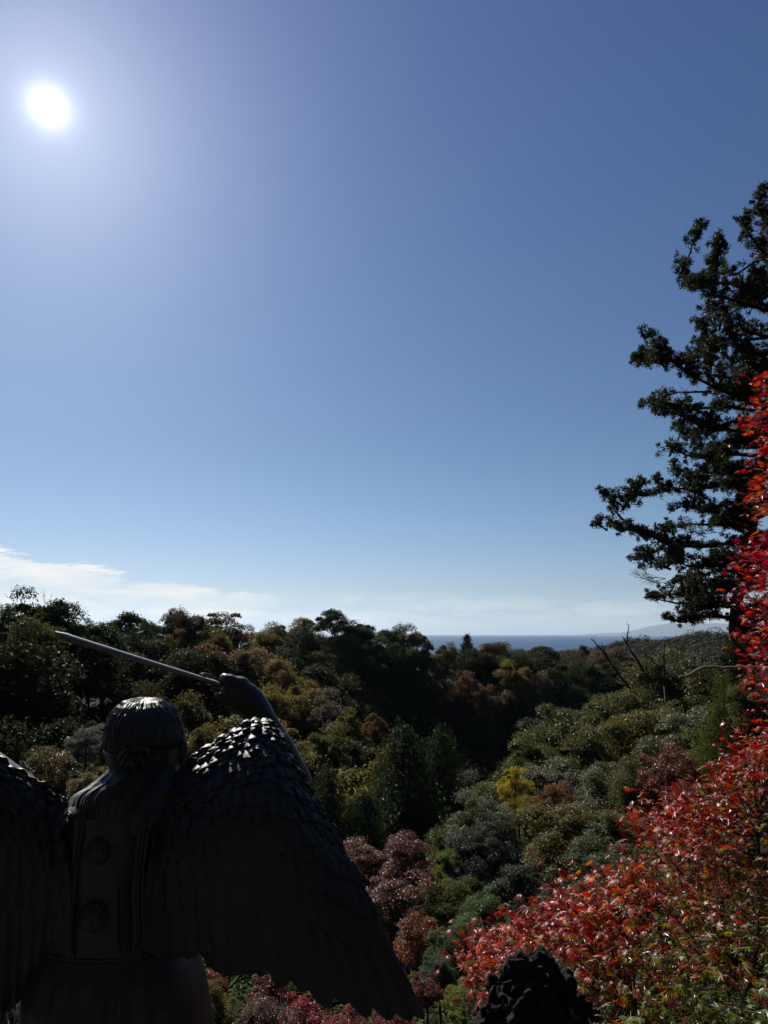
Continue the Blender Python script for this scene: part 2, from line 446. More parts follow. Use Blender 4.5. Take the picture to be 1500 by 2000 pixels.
for k in [q for q in SLOPE if not (q[1] < 200 and q[2] < 1550)]:                 # the near slope carries its bushes at the height the photo shows them
    p_ = W(k[1], k[2], k[4])
    r_ = k[3] * .5 * mpp(k[2], k[4])
    ctrl.append((p_.x, p_.y, p_.z - max(2.0 if k[4] > 15 else 1.2, r_ * (3.6 if 'cone' in k[0] else 3.1 if 'gloss' in k[0] and k[4] > 24 else 1.9))))
    lam.append(3.0)
ctrl = np.array(ctrl)


def _phi(r):
    return r


_A = _phi(np.linalg.norm(ctrl[:, None, :2] - ctrl[None, :, :2], axis=2)) - np.diag(lam)
_n = len(ctrl)
_M = np.zeros((_n + 1, _n + 1))
_M[:_n, :_n] = _A
_M[:_n, _n] = 1
_M[_n, :_n] = 1
_w = np.linalg.solve(_M, np.append(ctrl[:, 2], 0))


def ground_z(xy):
    xy = np.atleast_2d(np.asarray(xy, float))
    d = np.linalg.norm(xy[:, None, :] - ctrl[None, :, :2], axis=2)
    return _phi(d) @ _w[:_n] + _w[_n]


def gz(x, y):
    return float(ground_z([(x, y)])[0])


def build_ground():
    r = np.concatenate([[0.0], np.geomspace(0.7, 1700, 150)])
    a = np.linspace(0, 2 * PI, 260, endpoint=False)
    rr, aa = np.meshgrid(r[1:], a, indexing='ij')
    x, y = rr * np.sin(aa), rr * np.cos(aa)
    z = ground_z(np.stack([x.ravel(), y.ravel()], 1)).reshape(x.shape)
    P = np.stack([x, y, z], -1)
    g = Geo()
    g.grid(P[:, ::-1], closed_u=True)
    c0 = g.n
    g.V.append(np.array([[0, 0, gz(0, 0)]]))
    na = len(a)
    g.T.append(np.array([(c0, i, (i + 1) % na) for i in range(na)]))
    tag(link('hills', g.mesh('hills', [M_SOIL])), 'dark wooded hillside falling from the viewpoint into the valley', kind='structure')


build_ground()


def build_sea():
    m, T = new_mat('sea_water')
    co = T.n('ShaderNodeNewGeometry').outputs['Position']
    sc_ = T.n('ShaderNodeVectorMath', {0: co, 1: (0.004, 0.0012, 0.0)}, operation='MULTIPLY').outputs[0]
    nz = T.n('ShaderNodeTexNoise', {'Vector': sc_, 'Scale': 1.0, 'Detail': 4.0}).outputs['Fac']
    c = T.mix(nz, (0.007, 0.052, 0.128, 1), (0.012, 0.064, 0.145, 1))
    b = T.n('ShaderNodeBsdfPrincipled', {'Base Color': c, 'Roughness': 0.6, 'Specular IOR Level': 0.08})
    T.n('ShaderNodeOutputMaterial', {'Surface': b.outputs[0]})
    a = np.linspace(0, 2 * PI, 181)[:-1]
    r = np.array([50, 900, 2500, 6000, 12000, 20000, 32000, 58000.])
    P = np.stack([r[:, None] * np.sin(a), r[:, None] * np.cos(a), np.full((len(r), len(a)), SEA_Z)], -1)
    g = Geo()
    g.grid(P[:, ::-1], closed_u=True)
    tag(link('sea', g.mesh('sea', [m])), 'calm blue sea meeting a sharp pale horizon', kind='structure')


build_sea()


def build_mountain():
    """pale headland across the bay"""
    m = simple_mat('far_slopes', (0.05, 0.07, 0.05), 0.9, 0.1, scale=0.001)
    prof = [(1120, 1244), (1150, 1239), (1190, 1236), (1220, 1236), (1245, 1230), (1275, 1222), (1310, 1217), (1350, 1219), (1400, 1217), (1440, 1219),
            (1500, 1226), (1600, 1232), (1750, 1240), (1800, 1246)]
    xs = np.linspace(1120, 1800, 120)
    py = np.interp(xs, [p[0] for p in prof], [p[1] for p in prof])
    Y = 50000.0
    rows = []
    for k, (dy, f) in enumerate([(-6000, 0.0), (-4000, 0.35), (-1800, 0.8), (0, 1.0), (2000, 0.75), (5000, 0.0)]):
        row = []
        for x, p in zip(xs, py):
            c = W(x, p, Y)
            top = c.z - SEA_Z + 30 * noise.noise(Vector((x * 0.05, k * 0.7, 2)))
            row.append((c.x + 150 * noise.noise(Vector((x * 0.02, k, 5))), Y + dy + 500 * noise.noise(Vector((x * 0.013, k * 0.5, 0))), SEA_Z - 2 + max(0, top) * f))
        rows.append(row)
    g = Geo()
    g.grid(np.array(rows)[::-1])
    tag(link('mountain', g.mesh('mountain', [m])), 'pale blue mountain headland far across the sea', kind='structure')


build_mountain()

# ------------------------------------------------------------------ trees
def unit(v):
    return v / (np.linalg.norm(v, axis=-1, keepdims=True) + 1e-9)


def leaf_cards(rng, pos, nrm, ln, wd, tan=None):
    """one diamond-shaped leaf (4 corners, slightly folded) at each position"""
    n = len(pos)
    nrm = unit(nrm)
    t = rng.normal(size=(n, 3)) if tan is None else tan
    t = unit(t - nrm * (t * nrm).sum(1, keepdims=True))
    b = np.cross(nrm, t)
    ln = np.broadcast_to(ln, (n,))[:, None]
    wd = np.broadcast_to(wd, (n,))[:, None]
    V = np.stack([pos - t * ln * .5, pos + b * wd * .5 + nrm * wd * .18 - t * ln * .05, pos + t * ln * .5 - nrm * ln * .1, pos - b * wd * .5 + nrm * wd * .18 - t * ln * .05], 1)
    q = np.arange(n * 4).reshape(n, 4)
    return V.reshape(-1, 3), q


def dirs(rng, n, lo=-1.0):
    z = rng.uniform(lo, 1, n)
    a = rng.uniform(0, 2 * PI, n)
    s = np.sqrt(1 - z * z)
    return np.stack([s * np.cos(a), s * np.sin(a), z], 1)


TREE_H = 2.2      # every grown tree: crown radius 1, height 2.2


def grow_broadleaf(seed, n_clump, per, leaf, clump_r=0.33, spread=1.0, low=-0.85, open_=0.0, aspect=1.6):
    """returns crown mesh data (V, quads) and trunk Geo for a round-crowned tree"""
    rng = np.random.default_rng(seed)
    cz, hz = 1.16, 1.02
    d = dirs(rng, n_clump, low)
    rad = rng.uniform(0.42, 0.92, n_clump) * (1 - open_ * rng.random(n_clump) * 0.5)
    lump = 1 + 0.42 * np.array([noise.noise(Vector(tuple(k * 1.7)) + Vector((seed, 0, 0))) for k in d])
    C = d * (rad * lump)[:, None] * np.array([spread, spread, hz]) + np.array([0, 0, cz])
    CR = rng.uniform(0.45, 1.35, n_clump) * clump_r
    idx = np.repeat(np.arange(n_clump), per)
    n = len(idx)
    out = unit(C - np.array([0, 0, cz - 0.35]))
    dd = unit(dirs(rng, n, -0.75) + out[idx] * 0.55)
    rr = rng.uniform(0.3, 1.0, n) ** 0.6 * (1 + .22 * np.abs(rng.normal(size=n)))
    # ragged clump surface
    pos = C[idx] + dd * (CR[idx] * rr)[:, None] * np.array([1.1, 1.1, 0.75])
    nr = dd * 0.6 + np.array([0, 0, 0.5]) + rng.normal(size=(n, 3)) * 0.45
    sz = leaf * rng.uniform(0.65, 1.35, n)
    V, q = leaf_cards(rng, pos, nr, sz * aspect, sz)
    g = Geo()
    lean = rng.normal(size=2) * 0.05
    tp = [(0, 0, -0.25), (lean[0] * .3, lean[1] * .3, 0.3), (lean[0], lean[1], 0.75), (lean[0] * 1.6, lean[1] * 1.6, 1.25)]
    g.tube(tp, [0.075, 0.06, 0.05, 0.028], 7)
    for k in rng.permutation(n_clump)[:min(n_clump, 16)]:
        z0 = rng.uniform(0.45, 1.05)
        s = np.array([lean[0], lean[1], z0])
        e = C[k]
        mid = (s + e) / 2 + np.array([0, 0, -0.05]) + rng.normal(size=3) * 0.05
        g.tube([s, mid, e], [0.03, 0.02, 0.008], 5, caps=False)
    return V, q, g


def grow_conifer(seed, tiers, per, leaf, power=0.85, droop=0.25):
    """tall cone with drooping sprays"""
    rng = np.random.default_rng(seed)
    C, D, S = [], [], []
    g = Geo()
    H = TREE_H
    g.tube([(0, 0, -0.25), (0, 0, H * .5), (0, 0, H * .97)], [0.07, 0.045, 0.008], 7)
    for k in range(tiers):
        t = (k + rng.uniform(-.3, .3)) / tiers
        z = 0.32 + (H - 0.36) * t
        R = 0.98 * (1 - max(t, 0)) ** power + 0.05
        m = max(4, int(9 * (1 - t) + 3))
        a0 = rng.uniform(0, 2 * PI)
        for j in range(m):
            a = a0 + 2 * PI * j / m + rng.normal() * .2
            L = R * rng.uniform(.72, 1.1)
            dv = np.array([math.cos(a), math.sin(a), 0])
            tip = dv * L + np.array([0, 0, z - droop * L])
            g.tube([(0, 0, z), dv * L * .5 + np.array([0, 0, z + .02]), tip], [0.014, 0.009, 0.003], 4, caps=False)
            for s in np.linspace(.3, 1.0, max(2, int(5 * L) + 1)):
                p = dv * L * s + np.array([0, 0, z + 0.05 * math.sin(s * PI) - droop * L * s * s])
                C.append(p)
                D.append(dv)
                S.append(0.07 + 0.13 * (1 - s) * R + 0.05 * R)
    C, D, S = np.array(C), np.array(D), np.array(S)
    idx = np.repeat(np.arange(len(C)), per)
    n = len(idx)
    pos = C[idx] + rng.normal(size=(n, 3)) * S[idx][:, None] * np.array([.75, .75, .55])
    tan = D[idx] * .8 + np.array([0, 0, -.45]) + rng.normal(size=(n, 3)) * .5
    nr = np.array([0, 0, 1.0]) + D[idx] * .35 + rng.normal(size=(n, 3)) * .45
    sz = leaf * rng.uniform(.7, 1.3, n)
    V, q = leaf_cards(rng, pos, nr, sz * 2.4, sz * .7, tan)
    return V, q, g


def twig_tree(g, rng, p, d, L, r, depth, bend=0.25, splits=(2, 3), shrink=0.68, spread=0.6, up=0.1, n=5):
    """bare branching"""
    pts, q, dd = [p.copy()], p.copy(), unit(d)
    for k in range(4):
        dd = unit(dd + rng.normal(size=3) * bend * .5 + np.array([0, 0, up * .25]))
        q = q + dd * L / 4
        pts.append(q.copy())
    g.tube(pts, np.linspace(r, r * .6, 5), n if depth > 1 else 4, caps=False)
    if depth > 0:
        for k in range(rng.integers(splits[0], splits[1] + 1)):
            s = pts[rng.integers(2, 5)]
            nd = unit(dd + rng.normal(size=3) * spread)
            twig_tree(g, rng, s, nd, L * shrink * rng.uniform(.8, 1.15), r * .58, depth - 1, bend, splits, shrink, spread, up, n)


CROWNS = {}


def proto(key, kind, mat, seed, *args, **kw):
    V, q, g = (grow_conifer if kind == 'conifer' else grow_broadleaf)(seed, *args, **kw)
    short = g.mesh('trunk_' + key, [M_BARK])
    g.tube([(0, 0, -3.2), (0.02, 0, -1.5), (0, 0, -0.2)], [0.09, 0.08, 0.074], 7)
    CROWNS[key] = (make_mesh('crown_' + key, V, q, None, [mat]), short, g.mesh('tall_trunk_' + key, [M_BARK]))


# far trees: coarse leaves; near trees: fine leaves
for i in range(6):
    proto('far_round_%d' % i, 'round', M_LEAF, 10 + i, 46 + 6 * (i % 3), 300, 0.046, clump_r=0.27 + 0.02 * (i % 3))
for i in range(3):
    proto('far_open_%d' % i, 'round', M_LEAF, 30 + i, 40, 260, 0.040, clump_r=0.24, open_=0.6, low=-0.75)
for i in range(2):
    proto('far_cone_%d' % i, 'conifer', M_NEEDLE, 40 + i, 14, 26, 0.05)
for i in range(4):
    proto('near_gloss_%d' % i, 'round', M_GLOSS, 50 + i, 70, 520, 0.028, clump_r=0.24, aspect=1.7)
for i in range(2):
    proto('near_fine_%d' % i, 'round', M_LEAF, 60 + i, 66, 330, 0.030, clump_r=0.21, open_=0.3)
for i in range(2):
    proto('near_cone_%d' % i, 'conifer', M_NEEDLE, 70 + i, 17, 60, 0.030, power=.55)
for i in range(2):
    proto('near_lace_%d' % i, 'round', M_MAPLE, 80 + i, 60, 330, 0.034, clump_r=0.22, open_=0.5, low=-0.35, aspect=1.2)

TREES = []


def plant(key, x, y, R, H, tint, name, label, cat, group=None, base=None, rot=None, sink=0.0):
    """one tree: an Empty at its foot, the trunk and the crown under it"""
    crown, trunk, tall = CROWNS[key]
    z = (gz(x, y) if base is None else base) - sink
    root = link(name, None, None, (x, y, z))
    root.empty_display_size = 0.3
    root.rotation_euler = (0, 0, random.uniform(0, 2 * PI) if rot is None else rot)
    tag(root, label, cat, group)
    Hc = min(H, (4.6 if 'cone' in key else 2.9 if 'far' in key else 3.3 if 'gloss' in key and y > 20 else 2.4) * R)
    t = link('trunk', tall if H - Hc > .25 * R else trunk, root, (0, 0, H - Hc))
    c = link('crown', crown, root, (0, 0, H - Hc))
    e = random.uniform(.86, 1.14)
    t.scale = c.scale = (R * e, R / e, Hc / TREE_H)
    root.rotation_euler[0], root.rotation_euler[1] = random.uniform(-.05, .05), random.uniform(-.05, .05)
    c.color = tuple(tint) + (1.0,)
    TREES.append((x, y, z, R, H))
    return root


def plant_px(key, px, top, width, Y, tint, name, label, cat, group=None, Hmin=1.5, Hmax=3.4, rot=None):
    """place by where the photo shows its top and how wide its crown is"""
    p = W(px, top, Y)
    R = width * (0.62 if 'gloss' in key and Y > 24 else 0.56 if 'near' in key and 'cone' not in key else 0.5) * mpp(top, Y)
    g0 = gz(p.x, p.y)
    H = p.z - g0
    H = max(H, Hmin * R)
    return plant(key, p.x, p.y, R, H, tint, name, label, cat, group, base=p.z - H, rot=rot)


random.seed(5)
HILL = []   # hand-placed trees of the hills: key, px, top, width, Y, tint, name, label, cat
HILL += [
    ('far_round_0', 70, 1150, 120, 100, DARK, 'broadleaf_tree', 'tall dark green broadleaf tree with ragged top, highest on the left skyline', 'tree'),
    ('far_round_1', 10, 1176, 90, 104, MOSS, 'broadleaf_tree', 'dark green broadleaf tree on the skyline at the left edge of the picture', 'tree'),
    ('far_round_2', 128, 1182, 90, 102, DEEP, 'broadleaf_tree', 'very dark rounded tree sloping down the skyline just right of the highest left tree', 'tree'),
    ('far_open_0', 180, 1205, 70, 146, GREYED, 'autumn_tree', 'thin grey-brown autumn tree in the dip of the left skyline', 'tree'),
    ('far_open_1', 222, 1216, 56, 144, RUSSET, 'autumn_tree', 'small orange-brown tree just above the sword blade', 'tree'),
    ('far_round_3', 262, 1196, 100, 140, DARK, 'broadleaf_tree', 'tall dark green tree on the skyline above the sword, left of the brown domed crown', 'tree'),
    ('far_round_4', 348, 1188, 50, 166, DEEP, 'broadleaf_tree', 'small dark tuft of a tree topping the middle left skyline', 'tree'),
    ('far_open_2', 425, 1188, 120, 164, BROWN, 'autumn_tree', 'wide reddish brown domed tree on the left skyline', 'tree'),
    ('far_round_5', 375, 1195, 90, 158, BROWN, 'autumn_tree', 'brown autumn tree left of the wide reddish brown dome on the skyline', 'tree'),
    ('far_round_0', 470, 1222, 70, 178, MOSS, 'broadleaf_tree', 'dull green tree in the skyline dip right of the brown dome', 'tree'),
    ('far_round_1', 545, 1213, 74, 212, OLIVE, 'broadleaf_tree', 'flat-topped olive tree on the middle skyline', 'tree'),
    ('far_round_2', 590, 1208, 60, 212, OLIVE, 'broadleaf_tree', 'olive green rounded tree on the skyline left of the tall ragged one', 'tree'),
    ('far_round_3', 655, 1191, 84, 205, DARK, 'broadleaf_tree', 'tall ragged dark tree making the highest point of the middle skyline', 'tree'),
    ('far_round_4', 700, 1212, 70, 206, DEEP, 'broadleaf_tree', 'dark tree on the shoulder right of the tall ragged skyline tree', 'tree'),
    ('far_round_5', 762, 1224, 70, 208, DARK, 'broadleaf_tree', 'dark rounded tree on the skyline left of where the sea begins', 'tree'),
    ('far_round_0', 808, 1222, 74, 206, MOSS, 'broadleaf_tree', 'dark green dome on the skyline, last before the sea', 'tree'),
    ('far_cone_0', 912, 1235, 66, 225, DEEP, 'conifer_tree', 'lone dark conifer with tiered branches standing against the sea', 'conifer'),
    ('far_round_1', 868, 1252, 60, 214, MOSS, 'broadleaf_tree', 'dull green tree sloping down in front of the sea beside the lone conifer', 'tree'),
    ('far_round_2', 960, 1256, 90, 262, BROWN, 'autumn_tree', 'brown rounded tree right of the lone conifer, below the sea', 'tree'),
    ('far_round_3', 1056, 1263, 82, 325, DEEP, 'broadleaf_tree', 'flat-topped very dark tree just under the sea', 'tree'),
    ('far_open_0', 1010, 1262, 60, 300, RUSSET, 'autumn_tree', 'rusty brown tree between the lone conifer and the flat-topped dark tree', 'tree'),
    ('far_open_1', 1120, 1272, 100, 330, BROWN, 'autumn_tree', 'wide bare brown crown right of the flat-topped dark tree under the sea', 'tree'),
    ('far_round_4', 1200, 1264, 96, 345, BROWN, 'autumn_tree', 'brown domed tree at the right end of the second ridge behind the dead trunks', 'tree'),
    ('far_round_5', 1140, 1260, 18, 380, DEEP, 'broadleaf_tree', 'tiny round dark tree standing on the second ridge against the sea', 'tree'),
    # lit crowns on the shoulder of the dark hill
    ('far_open_2', 905, 1303, 76, 186, RUSSET, 'autumn_tree', 'russet autumn tree on the dark hillside, upper left of three lit crowns', 'tree'),
    ('far_open_0', 958, 1333, 62, 182, RUSSET, 'autumn_tree', 'rusty brown tree hanging low on the dark hillside below the two other lit crowns', 'tree'),
    ('far_round_0', 1000, 1292, 70, 192, GOLD, 'autumn_tree', 'golden olive tree on the dark hillside below the lone conifer', 'tree'),
    ('far_round_1', 1052, 1308, 60, 196, BUFF, 'autumn_tree', 'tawny brown tree at the right end of the lit crowns on the dark hillside', 'tree'),
    # lit spur behind the statue's hand
    ('far_round_2', 488, 1268, 92, 128, BUFF, 'autumn_tree', 'tawny tree catching the sun just right of the statue\'s raised fist', 'tree'),
    ('far_round_3', 540, 1290, 84, 122, GOLD, 'autumn_tree', 'golden brown tree in sun upper right of the statue\'s raised arm', 'tree'),
    ('far_round_4', 590, 1330, 90, 112, OLIVE, 'broadleaf_tree', 'olive tree in sun right of the statue\'s raised forearm', 'tree'),
    ('far_round_5', 535, 1345, 86, 106, GOLD, 'autumn_tree', 'olive gold tree whose crown meets the outer edge of the statue\'s forearm', 'tree'),
    ('far_open_1', 640, 1350, 96, 104, GREYED, 'autumn_tree', 'silvery grey-green open tree in the middle of the sunlit spur', 'tree'),
    ('far_open_0', 696, 1374, 100, 98, OLIVE, 'autumn_tree', 'olive tree with open limbs at the right end of the sunlit spur', 'tree'),
    ('far_open_2', 735, 1388, 50, 95, RUSSET, 'autumn_tree', 'pinkish brown twiggy crown at the far right tip of the sunlit spur', 'tree'),
    ('far_round_0', 640, 1415, 90, 88, MOSS, 'broadleaf_tree', 'dull green tree in shade below the silvery open tree', 'tree'),
    ('far_round_1', 388, 1412, 78, 60, OLIVE, 'broadleaf_tree', 'bright olive tree seen in the gap between the statue\'s head and wing', 'tree'),
    ('far_open_1', 352, 1232, 62, 150, GOLD, 'autumn_tree', 'golden brown tree right of centre above the statue\'s sword', 'tree'),
    ('far_open_2', 350, 1260, 60, 140, RUSSET, 'autumn_tree', 'orange-brown tree just behind the middle of the sword blade', 'tree'),
    ('far_round_3', 420, 1240, 80, 146, OLIVE, 'broadleaf_tree', 'olive tree behind the sword, left of the tawny tree by the fist', 'tree'),
    ('far_round_2', 290, 1250, 90, 132, DARK, 'broadleaf_tree', 'dark green tree with sparkling leaves behind the upper half of the sword', 'tree'),
    ('far_round_5', 75, 1212, 130, 92, MOSS, 'broadleaf_tree', 'broad moss green crown at the left just below the tip of the sword', 'tree'),
    ('far_round_4', 10, 1225, 110, 86, DARK, 'broadleaf_tree', 'large dark tree at the left edge below the skyline', 'tree'),
    ('far_round_1', 610, 1236, 80, 200, OLIVE, 'broadleaf_tree', 'olive tree in front of the skyline trees left of the tall ragged one', 'tree'),
    ('far_round_2', 668, 1240, 76, 198, MOSS, 'broadleaf_tree', 'moss green tree directly below the tall ragged skyline tree', 'tree'),
    ('far_round_0', 728, 1246, 80, 199, DARK, 'broadleaf_tree', 'dark tree with greyish lit edge below the middle skyline', 'tree'),
    ('far_round_4', 790, 1256, 84, 198, DARK, 'broadleaf_tree', 'dark broad tree below the last dome before the sea', 'tree'),
    ('far_round_5', 640, 1268, 80, 194, MOSS, 'broadleaf_tree', 'moss green tree two rows below the tall ragged skyline tree', 'tree'),
    ('far_round_3', 845, 1284, 84, 198, DARK, 'broadleaf_tree', 'dark tree on the slope falling towards the lone conifer', 'tree'),
    ('far_round_2', 985, 1352, 76, 188, DARK, 'broadleaf_tree', 'dark tree on the hillside just under the golden olive crown', 'tree'),
    ('far_round_0', 1032, 1352, 80, 192, MOSS, 'broadleaf_tree', 'moss green tree on the hillside just under the tawny crown', 'tree'),
    ('far_round_5', 1075, 1372, 70, 194, DARK, 'broadleaf_tree', 'dark tree low on the hillside right of the lit crowns', 'tree'),
    ('far_round_1', 940, 1375, 70, 186, DARK, 'broadleaf_tree', 'dark tree left of the rusty brown tree low on the hillside', 'tree'),
    ('far_cone_1', 865, 1560, 120, 72, DARK, 'conifer_tree', 'low dark tree in the valley right of the two big cedars', 'conifer'),
]


def plant_hills():
    for k in HILL:
        k = list(k)
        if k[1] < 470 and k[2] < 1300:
            k[5] = tuple(c * .75 for c in k[5])  # left-hand trees: the slope's shade put into a darker leaf tint
        plant_px(*k)
    # the rest of the forest, filled in where the photo shows wood
    rng = np.random.default_rng(11)
    cand = []
    for (y0, y1, sp) in ((56, 120, 7.4), (120, 230, 9.2), (230, 430, 12.5)):
        y = y0
        while y < y1:
            half = 0.62 * y + 6
            x = -half * (1.55 if y < 150 else 1.0)
            while x < half:
                cand.append((x + rng.uniform(-.38, .38) * sp, y + rng.uniform(-.38, .38) * sp, sp))
                x += sp
            y += sp * .9
    cand.sort(key=lambda c: c[1])
    cand = np.array(cand)
    zs = ground_z(cand[:, :2])
    dep = np.full((250, 190), 1e9)      # coarse depth picture, 8 photo pixels a cell
    gx, gy = np.meshgrid(np.arange(190) * 8 + 4, np.arange(250) * 8 + 4)
    placed = [(t[0], t[1], t[3]) for t in TREES]

    def splat(x, y, z, R, H):
        px, py, d = project([(x, y, z + H - R)])
        rp = R * F / d[0]
        m = ((gx - px[0]) / rp) ** 2 + ((gy - py[0]) / (rp * .9)) ** 2 < .85
        m |= (abs(gx - px[0]) < rp * .8) & (gy > py[0]) & (gy < py[0] + (H - R) * F / d[0])
        m[:] = m & True
        return m, y
    for t in sorted(TREES, key=lambda t: t[1]):
        m, d = splat(*t)
        dep[m] = np.minimum(dep[m], d)
    count = 0
    rounds = ['far_round_%d' % i for i in range(6)]
    opens = ['far_open_%d' % i for i in range(3)]
    for (x, y, sp), z in zip(cand, zs):
        R = sp * rng.uniform(.58, .98)
        H = R * rng.uniform(1.6, 2.6)
        px, py, d = project([(x, y, z + H)])
        px, py = px[0], py[0]
        if px < (-620 if y < 150 else -180) or px > 1640:
            continue
        if px > 930 and y < 72:
            continue
        if y < 66 and 560 < px < 940:
            continue
        # keep the skyline the photo shows
        sky = np.interp(px, [0, 40, 90, 160, 200, 240, 340, 430, 480, 520, 560, 600, 655, 720, 790, 840, 900, 960, 1030, 1060, 1140, 1200, 1240, 1300],
                        [1190, 1180, 1182, 1205, 1222, 1212, 1205, 1200, 1236, 1232, 1222, 1222, 1212, 1236, 1234, 1252, 1268, 1266, 1274, 1272, 1280, 1276, 1296, 1300])
        if py < sky:
            H -= (sky - py) * mpp(py, y)
            if H < 1.25 * R:
                R = H / 1.25
            if R < 1.6:
                continue
        lim = np.interp(px, [440, 450, 500, 560, 600, 640, 700, 750, 765, 790, 930, 1000, 1040, 1110, 1200, 1300],
                        [1150, 1262, 1280, 1305, 1335, 1352, 1376, 1398, 1450, 1562, 1585, 1505, 1436, 1392, 1356, 1316])
        if y < 150 and py < lim:
            H -= (lim - py) * mpp(py, y)
            R = min(R, H / 1.25)
            if R < 1.6:
                continue
        if any((x - a) ** 2 + (y - b) ** 2 < (.5 * (R + c)) ** 2 for a, b, c in placed if abs(b - y) < 14):
            continue
        m, dd = splat(x, y, z, R, H)
        tot = m.sum()
        if px < -150 and rng.random() < .35:
            continue
        if px > -150 and tot and (dep[m] > y + .5).sum() < .12 * tot:
            continue
        dep[m] = np.minimum(dep[m], y)
        placed.append((x, y, R))
        u = rng.random()
        n1 = noise.noise(Vector((x * .02, y * .02, 3.7)))
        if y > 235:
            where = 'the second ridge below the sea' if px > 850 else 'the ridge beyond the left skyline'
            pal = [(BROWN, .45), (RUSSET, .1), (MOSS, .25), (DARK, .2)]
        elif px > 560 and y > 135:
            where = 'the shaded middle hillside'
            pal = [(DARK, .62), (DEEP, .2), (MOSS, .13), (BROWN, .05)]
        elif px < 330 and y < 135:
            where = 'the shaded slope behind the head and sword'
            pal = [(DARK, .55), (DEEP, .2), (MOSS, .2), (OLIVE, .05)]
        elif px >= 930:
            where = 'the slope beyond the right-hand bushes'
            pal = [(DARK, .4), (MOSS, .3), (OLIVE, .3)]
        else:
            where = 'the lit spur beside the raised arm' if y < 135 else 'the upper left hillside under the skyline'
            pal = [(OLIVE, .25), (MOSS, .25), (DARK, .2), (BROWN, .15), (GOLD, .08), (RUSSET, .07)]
        u = min(.999, max(0, u + n1 * .25))
        acc = 0
        for tint, pr in pal:
            acc += pr
            if u < acc:
                break
        words = {DARK: 'dark green', DEEP: 'blackish green', MOSS: 'moss green', OLIVE: 'olive', BROWN: 'brown', RUSSET: 'russet', GOLD: 'golden'}[tint]
        leafy = tint in (DARK, DEEP, MOSS, OLIVE)
        key = opens[rng.integers(3)] if (not leafy and rng.random() < .6) else rounds[rng.integers(6)]
        j = rng.uniform(.85, 1.2) * (.48 if px < 420 and y < 110 else .68 if px < 420 or (px > 560 and y > 135) else 1.0)  # trees on shaded slopes get a darker tint, shade put into the colour
        nm = 'broadleaf_tree' if leafy else 'autumn_tree'
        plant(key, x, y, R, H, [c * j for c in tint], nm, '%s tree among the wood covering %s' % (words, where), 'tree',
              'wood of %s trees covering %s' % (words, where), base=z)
        count += 1
    print('forest trees', count)


plant_hills()


def far_wood():
    """woods of the hills near the coast: crowns too small and too many to tell apart"""
    rng = np.random.default_rng(3)
    Vs, Qs, n0 = [], [], 0
    xs = []
    for y in np.arange(440, 1120, 9.5):
        for x in np.arange(0.02 * y, .60 * y, 9.5):
            xs.append((x + rng.uniform(-3.5, 3.5), y + rng.uniform(-3.5, 3.5)))
    xs = np.array(xs)
    z = ground_z(xs)
    for (x, y), zz in zip(xs, z):
        if zz < SEA_Z + 2:
            continue
        R = rng.uniform(3.6, 8.0)
        n = 150
        d = dirs(rng, n, -.15)
        lump = 1 + .25 * rng.normal(size=n) * .6
        pos = d * (R * lump)[:, None] * np.array([1, 1, .8]) + np.array([x, y, zz + 2.0 + 7 * noise.noise(Vector((x * .018, y * .012, 1.5))) + rng.normal() * 1.3])
        V, q = leaf_cards(rng, pos, d + rng.normal(size=(n, 3)) * .35, rng.uniform(.8, 1.7, n), rng.uniform(.7, 1.3, n))
        Vs.append(V)
        Qs.append(q + n0)
        n0 += len(V)
    m, T = new_mat('far_canopy')
    co = T.n('ShaderNodeNewGeometry').outputs['Position']
    nz = T.n('ShaderNodeTexNoise', {'Vector': co, 'Scale': .035, 'Detail': 3.0}).outputs['Fac']
    c = T.ramp(nz, [(.35, DARK), (.5, MOSS), (.6, OLIVE), (.68, BROWN)])
    b = T.n('ShaderNodeBsdfPrincipled', {'Base Color': c, 'Roughness': .7, 'Specular IOR Level': .2})
    T.n('ShaderNodeOutputMaterial', {'Surface': b.outputs[0]})
    o = link('forest', make_mesh('forest', np.concatenate(Vs), np.concatenate(Qs), None, [m]))
    tag(o, 'far wooded hills near the coast, greyed by distance', 'forest', kind='stuff')


far_wood()

# ------------------------------------------------------------------ bushes and trees of the near slope
for k in SLOPE:
    plant_px(*k, Hmin=1.7)


